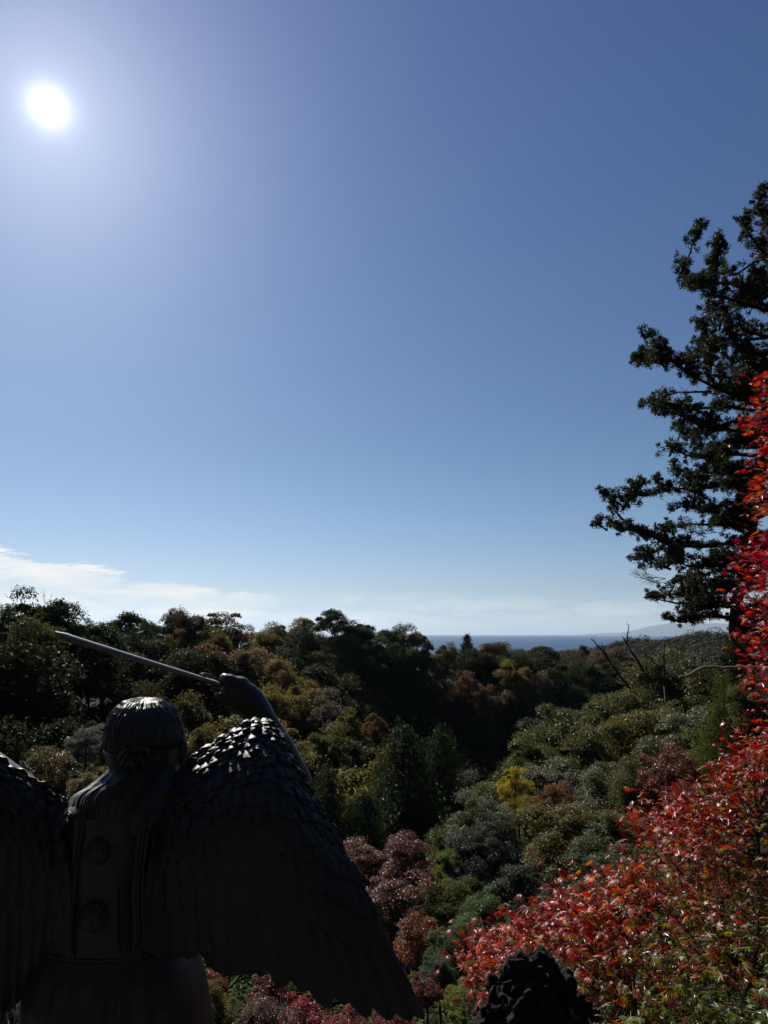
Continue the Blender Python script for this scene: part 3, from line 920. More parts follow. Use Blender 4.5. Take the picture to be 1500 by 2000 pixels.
def fill_slope():
    """undergrowth between the named bushes"""
    rng = np.random.default_rng(21)
    n = 0
    placed = [(t[0], t[1], t[3]) for t in TREES if t[1] < 75]
    y = 9.0
    while y < 74:
        sp = 2.2 + y * .055
        x = -0.2 * y - 2 if y < 40 else -.55 * y
        while x < .62 * y + 2:
            xx, yy = x + rng.uniform(-.4, .4) * sp, y + rng.uniform(-.4, .4) * sp
            x += sp
            R = sp * rng.uniform(.4, .58)
            if any((xx - a) ** 2 + (yy - b) ** 2 < (.5 * (R + c)) ** 2 for a, b, c in placed):
                continue
            z = gz(xx, yy)
            px, py, d = project([(xx, yy, z + R * 1.4)])
            if px[0] > 1560 or px[0] < -60 or py[0] > 2060:
                continue
            rp = R * F / d[0]
            if any(yy < k[4] - .3 and abs(px[0] - k[1]) < .5 * k[3] + .55 * rp and py[0] - .3 * rp < k[2] + (1.15 if k[1] > 640 else .8) * k[3] for k in SLOPE):
                continue
            lim = np.interp(px[0], [560, 640, 700, 790, 900, 940, 1000, 1040, 1110, 1200, 1300], [1500, 1500, 1560, 1600, 1600, 1560, 1500, 1440, 1392, 1350, 1312])
            if py[0] < lim:
                continue
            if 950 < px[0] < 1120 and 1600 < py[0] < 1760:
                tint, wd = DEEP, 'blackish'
            elif px[0] < 900:
                tint, wd = (GGREEN, 'dark green') if rng.random() < .75 else (MOSS, 'moss green')
            else:
                tint, wd = ((GGREEN, 'dark green'), (MOSS, 'moss green'), (SILV, 'grey-green'))[rng.integers(3)]
            where = 'in the hollow and middle of the valley slope' if px[0] < 900 else 'between the taller bushes of the right-hand slope'
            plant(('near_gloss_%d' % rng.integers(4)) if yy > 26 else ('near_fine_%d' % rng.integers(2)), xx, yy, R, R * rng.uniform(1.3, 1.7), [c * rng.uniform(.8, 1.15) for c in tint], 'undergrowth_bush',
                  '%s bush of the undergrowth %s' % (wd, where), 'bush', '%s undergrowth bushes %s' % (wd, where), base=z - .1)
            placed.append((xx, yy, R))
            n += 1
        y += sp * .85
    print('undergrowth', n)


fill_slope()


def poly_branch(g, pix, Y, r0, r1, wob=0.0, n=6, dY=0.0):
    pts = []
    for k, (x, y) in enumerate(pix):
        t = k / max(1, len(pix) - 1)
        pts.append(np.array(W(x, y, Y + dY * t)))
    pts = np.array(pts)
    # resample finely for a knotty line
    tt = np.linspace(0, len(pts) - 1, len(pts) * 3)
    P = np.stack([np.interp(tt, np.arange(len(pts)), pts[:, i]) for i in range(3)], 1)
    if wob:
        P += np.array([[noise.noise(Vector(tuple(p * 3)) + Vector((k, 0, 0))) * wob for k in (0, 7, 13)] for p in P]) * np.linspace(0, 1, len(P))[:, None]
    rad = np.linspace(r0, r1, len(P))
    g.tube(P, rad, n)
    return P


def dead_trees():
    Y = 52.0
    m = mpp(1280, Y)
    sets = [
        ('leaning dead trunk with forked tip, left of the two tall bare ones', [
            ([(1230, 1345), (1212, 1322), (1195, 1298), (1180, 1276), (1165, 1258), (1156, 1247)], 4.2, 1.2), ([(1190, 1292), (1182, 1272), (1176, 1254)], 2.2, .8),
            ([(1205, 1312), (1185, 1300), (1165, 1292)], 1.6, .5), ([(1160, 1252), (1160, 1244)], 1, .5), ([(1181, 1270), (1172, 1258)], 1.1, .5)]),
        ('tallest dead trunk, leaning left with a bare spike reaching above the horizon', [
            ([(1275, 1335), (1255, 1308), (1240, 1282), (1226, 1260), (1218, 1245)], 4.6, 1.8), ([(1224, 1256), (1227, 1235), (1227, 1218)], 2.4, .9),
            ([(1226, 1222), (1223, 1216)], .8, .4), ([(1238, 1280), (1230, 1272)], 1.2, .5), ([(1218, 1246), (1214, 1240)], 1.6, .6), ([(1246, 1292), (1232, 1284)], 1.2, .4)]),
        ('short dead snag with many crooked bare arms right of the tall trunks', [
            ([(1298, 1340), (1297, 1305), (1297, 1275), (1297, 1250)], 3.0, 1.0), ([(1297, 1288), (1287, 1276), (1278, 1267)], 1.6, .6), ([(1300, 1290), (1312, 1268), (1316, 1250)], 1.8, .6),
            ([(1279, 1296), (1262, 1278), (1243, 1268)], 1.8, .7), ([(1262, 1320), (1262, 1285), (1257, 1264)], 1.7, .6), ([(1297, 1330), (1280, 1297), (1268, 1280)], 2.0, .6),
            ([(1310, 1272), (1305, 1262)], .9, .4)]),
    ]
    for lab, br in sets:
        g = Geo()
        for k, (pix, a, b) in enumerate(br):
            poly_branch(g, pix, Y, a * m * .72, b * m * .72, wob=.12, n=6, dY=.5 if k else 0)
        # carry the trunk down to the ground
        p = W(br[0][0][0][0], br[0][0][0][1], Y)
        g.tube([(p.x + .25, p.y, gz(p.x, p.y) - .4), (p.x + .12, p.y, (p.z + gz(p.x, p.y)) / 2), tuple(p)], [br[0][1] * m * 1.1, br[0][1] * m * .9, br[0][1] * m * .72], 7)
        o = link('dead_tree', g.mesh('dead_tree', [M_BARK]))
        tag(o, lab, 'dead tree', 'dead trunks on the right-hand slope')
        Y += .6 if 'leaning dead trunk' in lab else -2.4


dead_trees()


def bare_shrubs():
    rng = np.random.default_rng(8)
    for px, py, h, Y, lab, mat in [
        (48, 1535, 90, 24, 'bare grey sapling standing above the left wing', M_PALEBARK), (172, 1532, 60, 20, 'thin bare stem beside the statue\'s left shoulder', M_PALEBARK),
        (925, 1985, 75, 8.5, 'leafless grey bush left of the lava rock', M_PALEBARK), (25, 2010, 70, 6.5, 'tangle of pale bare twigs in the lower left corner', M_PALEBARK),
        (470, 2010, 70, 8, 'bare twiggy bush under the wing beside the robe', M_PALEBARK), (560, 2000, 60, 7.5, 'pale bare twigs under the middle of the wing', M_PALEBARK),
        (735, 1890, 80, 16, 'dark bare branching bush behind the outer wing edge', M_BARK), (90, 1195, 50, 101, 'leafless thin tree on the left skyline beside the highest crown', M_BARK),
        (195, 1235, 40, 175, 'fine bare tree in the dip of the left skyline', M_BARK)]:
        p = W(px, py, Y)
        L = h * mpp(py, Y)
        g = Geo()
        z0 = gz(p.x, p.y)
        if Y < 60:
            stems = 6 if Y < 12 else 2
        else:
            stems = 3
        for k in range(stems):
            d = np.array([rng.normal() * .55, rng.normal() * .4, 1.0])
            twig_tree(g, rng, np.array([p.x, p.y, p.z]), d, L * .42, L * .012, 4 if Y < 12 else 3, bend=.3, splits=(2, 3), spread=.55)
        g.tube([(p.x, p.y, min(z0, p.z) - .1), (p.x + .01, p.y, (z0 + p.z) / 2), tuple(p)], L * .02, 6)
        tag(link('bare_shrub', g.mesh('bare_shrub', [mat])), lab, 'shrub')


bare_shrubs()


def tall_conifer():
    rng = np.random.default_rng(4)
    Y = 23.0
    m = mpp(900, Y)
    root_p = W(1440, 1262, Y)
    z0 = gz(root_p.x, root_p.y)
    root = link('tall_conifer', None, None, (root_p.x, root_p.y, z0))
    tag(root, 'tall dark conifer with ragged reaching boughs against the sky at the right edge', 'conifer')
    off = np.array([root_p.x, root_p.y, z0])
    trunk_px = [(1440, 1262), (1436, 1225), (1440, 1170), (1455, 1100), (1475, 1000), (1492, 900), (1502, 780), (1512, 640), (1522, 500), (1532, 380), (1540, 280), (1546, 190)]
    g = Geo()
    tp = np.array([np.array(W(x, y, Y)) for x, y in trunk_px])
    tp = np.vstack([[root_p.x + .1, root_p.y, z0 - .5], tp])
    g.tube(tp - off, np.interp(np.arange(len(tp)), [0, 3, len(tp) - 1], [.25, .18, .04]), 9)
    boughs = [
        [(1522, 470), (1480, 450), (1450, 438), (1446, 425)], [(1520, 430), (1495, 412), (1488, 400)], [(1518, 520), (1470, 500), (1430, 480), (1408, 470)],
        [(1512, 610), (1440, 592), (1370, 575), (1335, 552), (1324, 530)], [(1350, 565), (1332, 580), (1326, 604)], [(1512, 570), (1460, 548), (1400, 545), (1375, 530)],
        [(1508, 660), (1440, 655), (1390, 642), (1350, 628)], [(1506, 720), (1440, 705), (1395, 690), (1372, 668)], [(1500, 745), (1440, 735), (1385, 722), (1360, 700)],
        [(1500, 795), (1430, 778), (1350, 748), (1295, 715), (1260, 690), (1246, 674)], [(1390, 765), (1330, 762), (1262, 782)], [(1300, 718), (1270, 722), (1252, 708)],
        [(1495, 805), (1400, 800), (1330, 812), (1262, 818)], [(1492, 850), (1400, 848), (1340, 852), (1300, 848)], [(1485, 890), (1400, 890), (1335, 902), (1292, 884)],
        [(1480, 930), (1400, 948), (1340, 945), (1280, 958)], [(1478, 985), (1410, 1000), (1350, 985), (1322, 990)], [(1475, 960), (1420, 960), (1370, 975)],
        [(1470, 1050), (1380, 1070), (1300, 1068), (1235, 1045), (1200, 1042), (1172, 1030)], [(1265, 1055), (1235, 1020), (1215, 995), (1212, 976)], [(1300, 1068), (1278, 1080), (1262, 1088)],
        [(1465, 1085), (1380, 1110), (1310, 1112), (1275, 1100)], [(1455, 1130), (1380, 1150), (1310, 1160), (1276, 1165)], [(1448, 1170), (1390, 1185), (1330, 1185), (1300, 1195)],
        [(1440, 1215), (1405, 1203), (1360, 1206), (1320, 1215), (1288, 1212)], [(1450, 1140), (1420, 1110), (1390, 1100)], [(1470, 1030), (1430, 1015), (1400, 1020)],
        [(1490, 910), (1450, 915), (1400, 925), (1360, 918)], [(1495, 860), (1460, 872), (1420, 870)],
    ]
    for pix in [b for b in boughs if len(b) >= 4 and b[0][1] > 560]:      # rising branchlets that break the tiers
        for q in range(2):
            t = rng.uniform(.35, .95) * (len(pix) - 1)
            i = min(int(t), len(pix) - 2)
            x = pix[i][0] + (pix[i + 1][0] - pix[i][0]) * (t - i)
            y = pix[i][1] + (pix[i + 1][1] - pix[i][1]) * (t - i)
            L, a = rng.uniform(22, 58), rng.uniform(.5, 1.5)
            boughs.append([(x, y), (x - L * .5 * math.cos(a), y - L * .4 * math.sin(a)), (x - L * math.cos(a), y - L * math.sin(a))])
    for y, L, dy in ((1225, 60, -18), (1190, 75, -30), (1150, 80, -8), (1115, 70, 10), (1070, 70, -20), (1235, 45, 14)):
        x = np.interp(y, [380, 640, 900, 1000, 1100, 1225], [1532, 1512, 1492, 1475, 1455, 1436])
        boughs.append([(x, y), (x + L * .5, y + dy * .3), (x + L, y + dy)])
    n_main = len(boughs)
    # boughs reaching towards and away from the viewer, which close the crown round the trunk
    for k in range(34):
        yy = 430 + 23 * k + rng.uniform(-8, 8)
        xx = np.interp(yy, [p[1] for p in trunk_px[::-1]], [p[0] for p in trunk_px[::-1]])
        L = rng.uniform(40, 130) * np.interp(yy, [400, 700, 1200], [.6, 1, 1])
        boughs.append([(xx, yy), (xx - L * .4, yy - 6), (xx - L * .75, yy + rng.uniform(-18, 6)), (xx - L, yy + rng.uniform(-30, 12))])
    Cs, Ss, Ds = [], [], []
    for bi, pix in enumerate(boughs):
        dY = rng.uniform(-2.2, 1.6) if bi < n_main else rng.choice([-1, 1]) * rng.uniform(1.0, 2.8)
        P = poly_branch(Geo(), pix, Y, .1, .02, wob=.10)
        P[:, 1] += np.linspace(0, dY, len(P))
        k0 = len(pix)
        g.tube(P - off, np.linspace(.075 if k0 > 3 else .045, .012, len(P)), 6)
        seg = np.linalg.norm(np.diff(P, axis=0), axis=1)
        s = np.concatenate([[0], np.cumsum(seg)])
        L = s[-1]
        for u in np.arange(.06 * L, L + .01, .07):
            p = np.array([np.interp(u, s, P[:, i]) for i in range(3)])
            f = u / L
            if f < .22 and rng.random() < .5:
                continue
            # short side shoots all round, mostly upward and to both sides
            for q in range(3 if rng.random() < .5 else 2):
                reach = rng.uniform(.05, .55) * (1.05 - .55 * f)
                d = np.array([rng.normal() * .55, rng.normal() * .9, abs(rng.normal()) * .75 - .18])
                d /= np.linalg.norm(d)
                e = p + d * reach
                if rng.random() < .3:
                    g.tube([p - off, e - off], [.012, .005], 4, caps=False)
                if noise.noise(Vector(tuple(e * .9))) < (-.20 if P[0][2] > W(1440, 1120, Y).z else .02) and f < .88:
                    continue
                Cs.append(e)
                Ds.append(d)
                Ss.append(rng.uniform(.10, .19))
    # boughs on the far right side, outside the picture
    for k in range(46):
        z = rng.uniform(5.0, 16)
        base = np.array([np.interp(z, tp[:, 2] - z0, tp[:, i]) for i in range(2)] + [z + z0])
        d = np.array([rng.uniform(.4, 1), rng.normal() * .5, rng.uniform(-.15, .2)])
        L = rng.uniform(1.8, 3.4) * (1 - z / 30)
        e = base + d * L
        g.tube([base - off, (base + e) / 2 - off + [0, 0, .1], e - off], [.06, .04, .012], 5)
        for u in np.linspace(.25, 1, 26):
            dd = np.array([rng.normal() * .5, rng.normal() * .8, abs(rng.normal()) * .5])
            Cs.append(base + (e - base) * u + dd * rng.uniform(.1, .45))
            Ds.append(unit(dd))
            Ss.append(rng.uniform(.10, .18))
    Cs, Ss, Ds = np.array(Cs), np.array(Ss), np.array(Ds)
    per = 46
    idx = np.repeat(np.arange(len(Cs)), per)
    n = len(idx)
    rad = unit(rng.normal(size=(n, 3)) + Ds[idx] * .9 + np.array([0, 0, .35]))
    pos = Cs[idx] + rad * Ss[idx][:, None] * rng.uniform(.15, 1.0, n)[:, None] - off
    nr = np.cross(rad, rng.normal(size=(n, 3)))
    sz = rng.uniform(.05, .10, n)
    V, q = leaf_cards(rng, pos, nr, sz * 1.25, sz * .42, rad + rng.normal(size=(n, 3)) * .45)
    link('trunk', g.mesh('conifer_trunk', [M_BARK]), root)
    c = link('foliage', make_mesh('conifer_foliage', V, q, None, [M_NEEDLE]), root)
    c.color = (.032, .040, .016, 1)
    # dry leafless sprays
    g2 = Geo()
    for x, y, dx, dy, L in [(1290, 1140, -.9, .35, .95), (1300, 1130, -.9, .1, .8), (1400, 1040, -.95, .3, 1.1), (1380, 1050, -.9, .45, .9), (1430, 930, -.9, -.1, .8), (1440, 740, -.6, .6, .7), (1330, 1150, -.9, .05, .7)]:
        for k in range(3):
            twig_tree(g2, rng, np.array(W(x, y, Y - rng.uniform(.2, 1))) - off, np.array([dx, rng.normal() * .3, dy + rng.normal() * .12]), L * .55, .012, 3, bend=.18, splits=(3, 4), shrink=.6, spread=.4, up=0)
    link('dry_twigs', g2.mesh('conifer_twigs', [M_PALEBARK]), root)


tall_conifer()


def ground_cover():
    """low ferns and seedlings all over the near slope"""
    rng = np.random.default_rng(77)
    n = 150000
    y = 5 + 80 * rng.random(n) ** 1.5
    x = rng.uniform(-.62, .66, n) * y
    z = ground_z(np.stack([x, y], 1)) if n < 1000 else np.concatenate([ground_z(np.stack([x[i:i + 20000], y[i:i + 20000]], 1)) for i in range(0, n, 20000)])
    s = rng.uniform(.5, 1.3, n) * (.05 + .0045 * y)
    h = rng.random(n) ** 1.6 * (.25 + .012 * y)
    pos = np.stack([x, y, z + h], 1)
    nr = np.array([0, 0, .8]) + rng.normal(size=(n, 3)) * .6
    V, q = leaf_cards(rng, pos, nr, s * 1.7, s)
    o = link('ground_cover', make_mesh('ground_cover', V, q, None, [M_LEAF]))
    o.color = (.050, .052, .022, 1)
    tag(o, 'low ferns and leafy ground cover over the near slope', 'ground cover', kind='stuff')


ground_cover()

# ------------------------------------------------------------------ the statue
def bronze(name, col=(.042, .036, .031), rough=.42, bump=.25, scale=26.0, stretch=(1, 1, 1)):
    m, T = new_mat(name)
    co = T.n('ShaderNodeTexCoord').outputs['Object']
    sv = T.n('ShaderNodeVectorMath', {0: co, 1: stretch}, operation='MULTIPLY').outputs[0]
    n1 = T.n('ShaderNodeTexNoise', {'Vector': sv, 'Scale': scale, 'Detail': 8.0, 'Roughness': .65}).outputs['Fac']
    n2 = T.n('ShaderNodeTexNoise', {'Vector': co, 'Scale': 3.2, 'Detail': 5.0, 'Roughness': .6}).outputs['Fac']
    patina = T.ramp(n2, [(.42, 0.0), (.68, 1.0)])
    c = T.mix(patina, col + (1,), (.028, .030, .030, 1))
    c = T.mix(T.ramp(n1, [(.55, 0.0), (.8, .6)]), c, (.075, .056, .036, 1))
    r = T.math('MULTIPLY_ADD', n1, .30, rough - .12)
    bp = T.n('ShaderNodeBump', {'Height': n1, 'Strength': bump, 'Distance': .006})
    b = T.n('ShaderNodeBsdfPrincipled', {'Base Color': c, 'Roughness': r, 'Metallic': .30, 'Specular IOR Level': .35, 'Normal': bp.outputs[0]})
    T.n('ShaderNodeOutputMaterial', {'Surface': b.outputs[0]})
    return m


M_BRONZE = bronze('bronze')
M_FEATHER = bronze('bronze_feathers', (.034, .031, .030), .50, .35, 34.0, (1, 1, .35))
M_HAIR = bronze('bronze_hair', (.040, .036, .033), .40, .5, 60.0, (1, 1, .10))
M_BLADE = bronze('bronze_blade', (.22, .22, .22), .44, .08, 20.0)
M_GLINT = simple_mat('painted_glint_edge', (.72, .70, .66), .36, .6, .25, var=.2, scale=60.0)  # sun glint on the blade's top, painted as a lighter colour
SY = 2.0            # the statue stands two metres ahead


def lerp_table(x, table):
    t = np.array(table, float)
    return [np.interp(x, t[:, 0], t[:, i]) for i in range(1, t.shape[1])]


def smooth_line(pts, n):
    """Catmull-Rom through 2-D or 3-D points"""
    P = np.array(pts, float)
    P = np.vstack([2 * P[0] - P[1], P, 2 * P[-1] - P[-2]])
    out = []
    m = len(P) - 3
    for u in np.linspace(0, m - 1e-6, n):
        k = int(u)
        t = u - k
        a, b, c, d = P[k:k + 4]
        out.append(.5 * (2 * b + (c - a) * t + (2 * a - 5 * b + 4 * c - d) * t * t + (3 * b - a - 3 * c + d) * t ** 3))
    return np.array(out)


def statue():
    rng = np.random.default_rng(14)
    foot = W(225, 1885, SY + .15)
    zg = gz(foot.x, foot.y)
    root = link('tengu_statue', None, None, (foot.x, foot.y, zg))
    tag(root, 'dark bronze winged statue seen from behind, raising a sword above its head', 'statue')
    off = np.array([foot.x, foot.y, zg])

    # ---- body: robe, torso, neck, head and arms as one continuous cast surface
    # photo row, left, right, near depth, far depth
    prof = [(1371, 274, 290, 2.05, 2.08), (1374, 256, 308, 2.03, 2.11), (1382, 243, 323, 2.005, 2.145), (1397, 231, 334, 1.985, 2.175), (1416, 222, 342, 1.970, 2.20), (1440, 217, 347, 1.965, 2.21),
            (1462, 213, 351, 1.96, 2.21), (1480, 211, 354, 1.965, 2.20), (1496, 218, 349, 1.975, 2.17), (1510, 216, 352, 1.965, 2.15), (1528, 200, 362, 1.955, 2.16), (1548, 172, 372, 1.94, 2.20),
            (1575, 146, 380, 1.92, 2.24), (1640, 134, 350, 1.915, 2.25), (1740, 122, 322, 1.92, 2.24), (1830, 104, 318, 1.93, 2.22), (1872, 92, 352, 1.925, 2.23), (1890, 87, 359, 1.92, 2.24),
            (1930, 72, 376, 1.90, 2.27), (2000, 58, 390, 1.88, 2.30), (2120, 48, 405, 1.87, 2.33), (2240, 44, 412, 1.87, 2.34)]
    g = Geo()
    rows = []
    na = 64
    ang = np.linspace(0, 2 * PI, na, endpoint=False)
    for y in np.concatenate([np.linspace(1371, 1400, 12), np.linspace(1406, 1640, 50), np.linspace(1650, 2240, 60)]):
        L, Rr, yn, yf = lerp_table(y, prof)
        cx, cy = (L + Rr) / 2, (yn + yf) / 2
        ring = []
        for a in ang:
            ca, sa = math.cos(a), math.sin(a)
            e = .82 if y > 1530 else 1.0
            ux = math.copysign(abs(ca) ** e, ca)
            uy = math.copysign(abs(sa) ** e, sa)
            Yp = cy + uy * (yf - yn) / 2
            x = cx + ux * (Rr - L) / 2
            f = 0.0
            if y > 1885:    # folds of the robe below the belt
                f = .008 * math.sin(x * .16 + 2 * noise.noise(Vector((x * .01, y * .004, 1)))) * min(1, (y - 1885) / 60)
            elif y > 1560:
                f = .006 * noise.noise(Vector((x * .03, y * .006, 4)))
            zr = W(282, y, cy - (cy - yn) * min(1, max(0, (y - 1540) / 120))).z
            p_ = np.array(W(x, y, cy))
            ring.append(np.array([p_[0], Yp + f * sa, zr]))
        rows.append(ring)
    bot = np.array(rows[-1])
    low = bot.copy()
    low[:, 2] = zg + .03
    rows.append(list(low * .5 + bot * .5))
    rows.append(list(low))
    rows = np.array(rows)
    g.grid(rows[::-1], closed_u=True)
    nrow = len(rows)
    c0 = g.n
    g.V.append(np.array([rows[0].mean(0), rows[-1].mean(0)]))
    g.n += 2
    g.T.append(np.array([(c0, (nrow - 1) * na + (i + 1) % na, (nrow - 1) * na + i) for i in range(na)] + [(c0 + 1, i, (i + 1) % na) for i in range(na)]))

    def px_tube(pts, n=16):
        """pts: photo x, y, depth, radius in photo pixels"""
        S = smooth_line(pts, len(pts) * 6)
        P = [np.array(W(a, b, c)) for a, b, c, r in S]
        R = [r * mpp(b, c) for a, b, c, r in S]
        g.tube(P, R, n)

    def blob(x, y, Y, rx, ry, rY):
        c = np.array(W(x, y, Y))
        m = mpp(y, Y)
        u = np.linspace(0, PI, 13)
        v = np.linspace(0, 2 * PI, 20, endpoint=False)
        Pn = np.stack([np.sin(u)[:, None] * np.cos(v) * rx * m, np.sin(u)[:, None] * np.sin(v) * rY, np.cos(u)[:, None] * np.ones_like(v) * ry * m], -1) + c
        g.grid(Pn[::-1], closed_u=True)
    # ears and the face on the far side: brows, beak-like nose, chin
    blob(203, 1470, 2.08, 9, 24, .022)
    blob(358, 1468, 2.08, 9, 24, .022)
    px_tube([(282, 1440, 2.19, 22), (282, 1452, 2.25, 17), (282, 1466, 2.31, 10), (282, 1482, 2.345, 3)], 12)
    for s in (-1, 1):
        blob(282 + s * 30, 1432, 2.208, 20, 6, .016)
        blob(282 + s * 30, 1445, 2.205, 10, 8, .014)
        blob(282 + s * 34, 1478, 2.185, 22, 18, .02)
    blob(282, 1500, 2.19, 24, 12, .03)
    # raised right arm: shoulder, elbow behind the wing, forearm up to the fist
    px_tube([(395, 1575, 2.10, 52), (470, 1568, 2.16, 46), (545, 1580, 2.22, 38), (578, 1560, 2.25, 34), (578, 1532, 2.25, 33), (560, 1492, 2.24, 31), (538, 1450, 2.23, 29), (518, 1418, 2.22, 28), (500, 1388, 2.215, 29), (482, 1364, 2.21, 31)], 18)
    # left arm, folded forward
    px_tube([(170, 1620, 2.10, 46), (90, 1660, 2.18, 40), (60, 1720, 2.24, 36), (120, 1740, 2.38, 28), (180, 1720, 2.44, 22)], 16)
    # fist: back of the hand, four knuckles with fingers wrapped over the hilt, thumb below
    blob(467, 1350, 2.205, 26, 29, .040)
    blob(452, 1352, 2.20, 20, 27, .034)
    blob(470, 1372, 2.21, 26, 24, .042)
    blob(484, 1358, 2.208, 22, 24, .040)
    blob(455, 1366, 2.205, 20, 20, .036)
    hx = [(440, 1336), (450, 1338), (461, 1341), (472, 1344)]
    for k, (x, y) in enumerate(hx):
        m_ = (1.0, 1.06, 1.0, .86)[k]
        px_tube([(x + 12, y + 6, 2.185, 8.5), (x + 4, y - 9 * m_, 2.19, 8.2), (x - 2, y - 13.5 * m_, 2.205, 8.0), (x - 5, y - 10 * m_, 2.232, 7.2), (x - 6, y + 4, 2.246, 6.8), (x - 4, y + 18, 2.236, 6.4), (x - 1, y + 24, 2.215, 5.6)], 10)
    px_tube([(462, 1368, 2.19, 10), (447, 1372, 2.178, 9), (434, 1368, 2.176, 7.6), (427, 1360, 2.182, 6.2), (424, 1355, 2.188, 5.0)], 10)
    raw = bpy.data.objects.new('body_raw', g.mesh('body_raw', [M_BRONZE]))
    COL.objects.link(raw)
    md = raw.modifiers.new('r', 'REMESH')
    md.mode = 'VOXEL'
    md.voxel_size = .0046
    md.use_smooth_shade = True
    sm = raw.modifiers.new('s', 'SMOOTH')
    sm.factor = .5
    sm.iterations = 3
    dg = bpy.context.evaluated_depsgraph_get()
    me = bpy.data.meshes.new_from_object(raw.evaluated_get(dg))
    bpy.data.objects.remove(raw)
    me.transform(Matrix.Translation(Vector(-off)))
    me.polygons.foreach_set('use_smooth', np.ones(len(me.polygons), bool))
    me.name = 'statue_body'
    me.materials.clear()
    me.materials.append(M_BRONZE)
    link('body', me, root)

    # ---- hair combed down to the headband
    def strands(a, v, seed, f1=26, amp=1.0):
        q = a * f1 + 1.4 * noise.noise(Vector((a * 2.1, v * 1.3, seed)))
        s = .5 * noise.noise(Vector((q, v * .9, seed + 3))) + .35 * noise.noise(Vector((q * 2.3, v * 1.6, seed + 9))) + .25 * math.sin(q * 3.1 + 2 * noise.noise(Vector((a * 4, v * 2, seed))))
        return s * amp
    nu, nv = 300, 90
    cen = np.array(W(282, 1440, 2.08))
    gh = Geo()
    R3 = []
    top = [(1362, 0), (1364, 20), (1369, 38), (1378, 51), (1390, 61), (1402, 67), (1415, 71), (1430, 74.5), (1445, 76), (1456, 76)]
    ty = np.array([t[0] for t in top], float)
    tr = np.array([t[1] for t in top], float)
    for v in np.linspace(0, 1, nv):
        # parameter along the meridian from crown to band
        s = np.concatenate([[0], np.cumsum(np.hypot(np.diff(ty), np.diff(tr)))])
        yy = np.interp(v * s[-1], s, ty)
        rr = np.interp(v * s[-1], s, tr)
        row = []
        for a in np.linspace(0, 2 * PI, nu, endpoint=False):
            d = strands(a * 3.2, v * 3.0, 2.0) * .0060 * min(1, .25 + v * 3)
            if yy > 1448:
                d -= .004 * ((yy - 1448) / 8)
            m = mpp(yy, 2.08)
            rad = rr * m * .95 + .001 + d
            p = np.array(W(282, yy, 2.08))
            row.append(p + np.array([math.cos(a) * rad, math.sin(a) * rad * 1.32, d * .8 * (1 - v)]))
        R3.append(row)
    gh.grid(np.array(R3)[::-1], closed_u=True)
    oh = link('hair', gh.mesh('statue_hair', [M_HAIR]), root)
    oh.data.transform(Matrix.Translation(Vector(-off)))

    # ---- long hair from under the band spreading over both shoulders
    gl = Geo()
    Lft = smooth_line([(209, 1462), (211, 1480), (212, 1497), (196, 1516), (168, 1538), (136, 1562), (136, 1600), (150, 1650)], 90)
    Rgt = smooth_line([(354, 1462), (351, 1480), (346, 1500), (340, 1518), (330, 1540), (312, 1566), (292, 1600), (276, 1650)], 90)
    nc = 190
    Pn = []
    for k in range(90):
        v = k / 89
        row = []
        for j in range(nc):
            a = j / (nc - 1)
            x = Lft[k, 0] * (1 - a) + Rgt[k, 0] * a
            y = Lft[k, 1] * (1 - a) + Rgt[k, 1] * a - 10 * math.sin(a * PI) * min(1, v * 2) * (1 if v < .6 else max(0, (1 - v) / .4))
            bow = math.sin(PI * a) ** .55
            near = np.interp(v, [0, .12, .3, .5, .75, 1], [1.948, 1.960, 1.955, 1.925, 1.902, 1.905])
            side = np.interp(v, [0, .12, .3, .5, .75, 1], [2.075, 2.09, 2.13, 2.13, 2.05, 1.95])
            Yp = side + (near - side) * bow
            fade = min(1, (1 - v) * 3.0)
            d = strands(a * 2.4, v * 2.2, 7.0, f1=20) * .0095 * (.35 + .65 * v) * fade
            row.append(np.array(W(x, y, Yp)) + np.array([0, -d, d * .7]))
        Pn.append(row)
    gl.grid(np.array(Pn)[::-1])
    ol = link('long_hair', gl.mesh('statue_long_hair', [M_HAIR]), root)
    ol.data.transform(Matrix.Translation(Vector(-off)))

    # ---- headband with its knot
    gb = Geo()
    prof_b = [(-4.5, 0.0), (-4.5, 2.6), (-2, 4.0), (2, 4.0), (4.5, 2.6), (4.5, 0.0)]
    rowsb = []
    for a in np.linspace(0, 2 * PI, 73)[:-1]:
        yb = 1459 + 3.5 * math.sin(a) * -1 + 1.0 * noise.noise(Vector((math.cos(a) * 2, math.sin(a) * 2, 1)))
        p0 = np.array(W(282, yb, 2.08))
        m = mpp(yb, 2.08)
        rowsb.append([p0 + np.array([math.cos(a) * (70 + .6 * r) * m, math.sin(a) * (70 + .6 * r) * m * 1.32, -h * m]) for h, r in prof_b])
    rowsb.append(rowsb[0])
    gb.grid(np.array(rowsb))
    ob = link('headband', gb.mesh('statue_headband', [M_BRONZE]), root)
    ob.data.transform(Matrix.Translation(Vector(-off)))
    gk = Geo()

    def ribbon(pix, w0, w1, Y0, lift):
        S = smooth_line(pix, 20)
        rows_ = []
        tan = np.gradient(S, axis=0)
        for k, (x, y) in enumerate(S):
            t = k / 19
            ww = (w0 + (w1 - w0) * t) * .5
            nn = np.array([-tan[k][1], tan[k][0]])
            nn /= np.linalg.norm(nn) + 1e-9
            Yq = Y0 - lift * math.sin(t * PI) - .004
            rows_.append([np.array(W(x + nn[0] * ww * s_, y + nn[1] * ww * s_, Yq - .004 * (1 - s_ * s_) + .004 * (abs(s_) > .9))) for s_ in (-1, -.6, 0, .6, 1)])
        gk.grid(np.array(rows_))
        gk.grid(np.array(rows_)[:, ::-1] + np.array([0, .005, 0]))
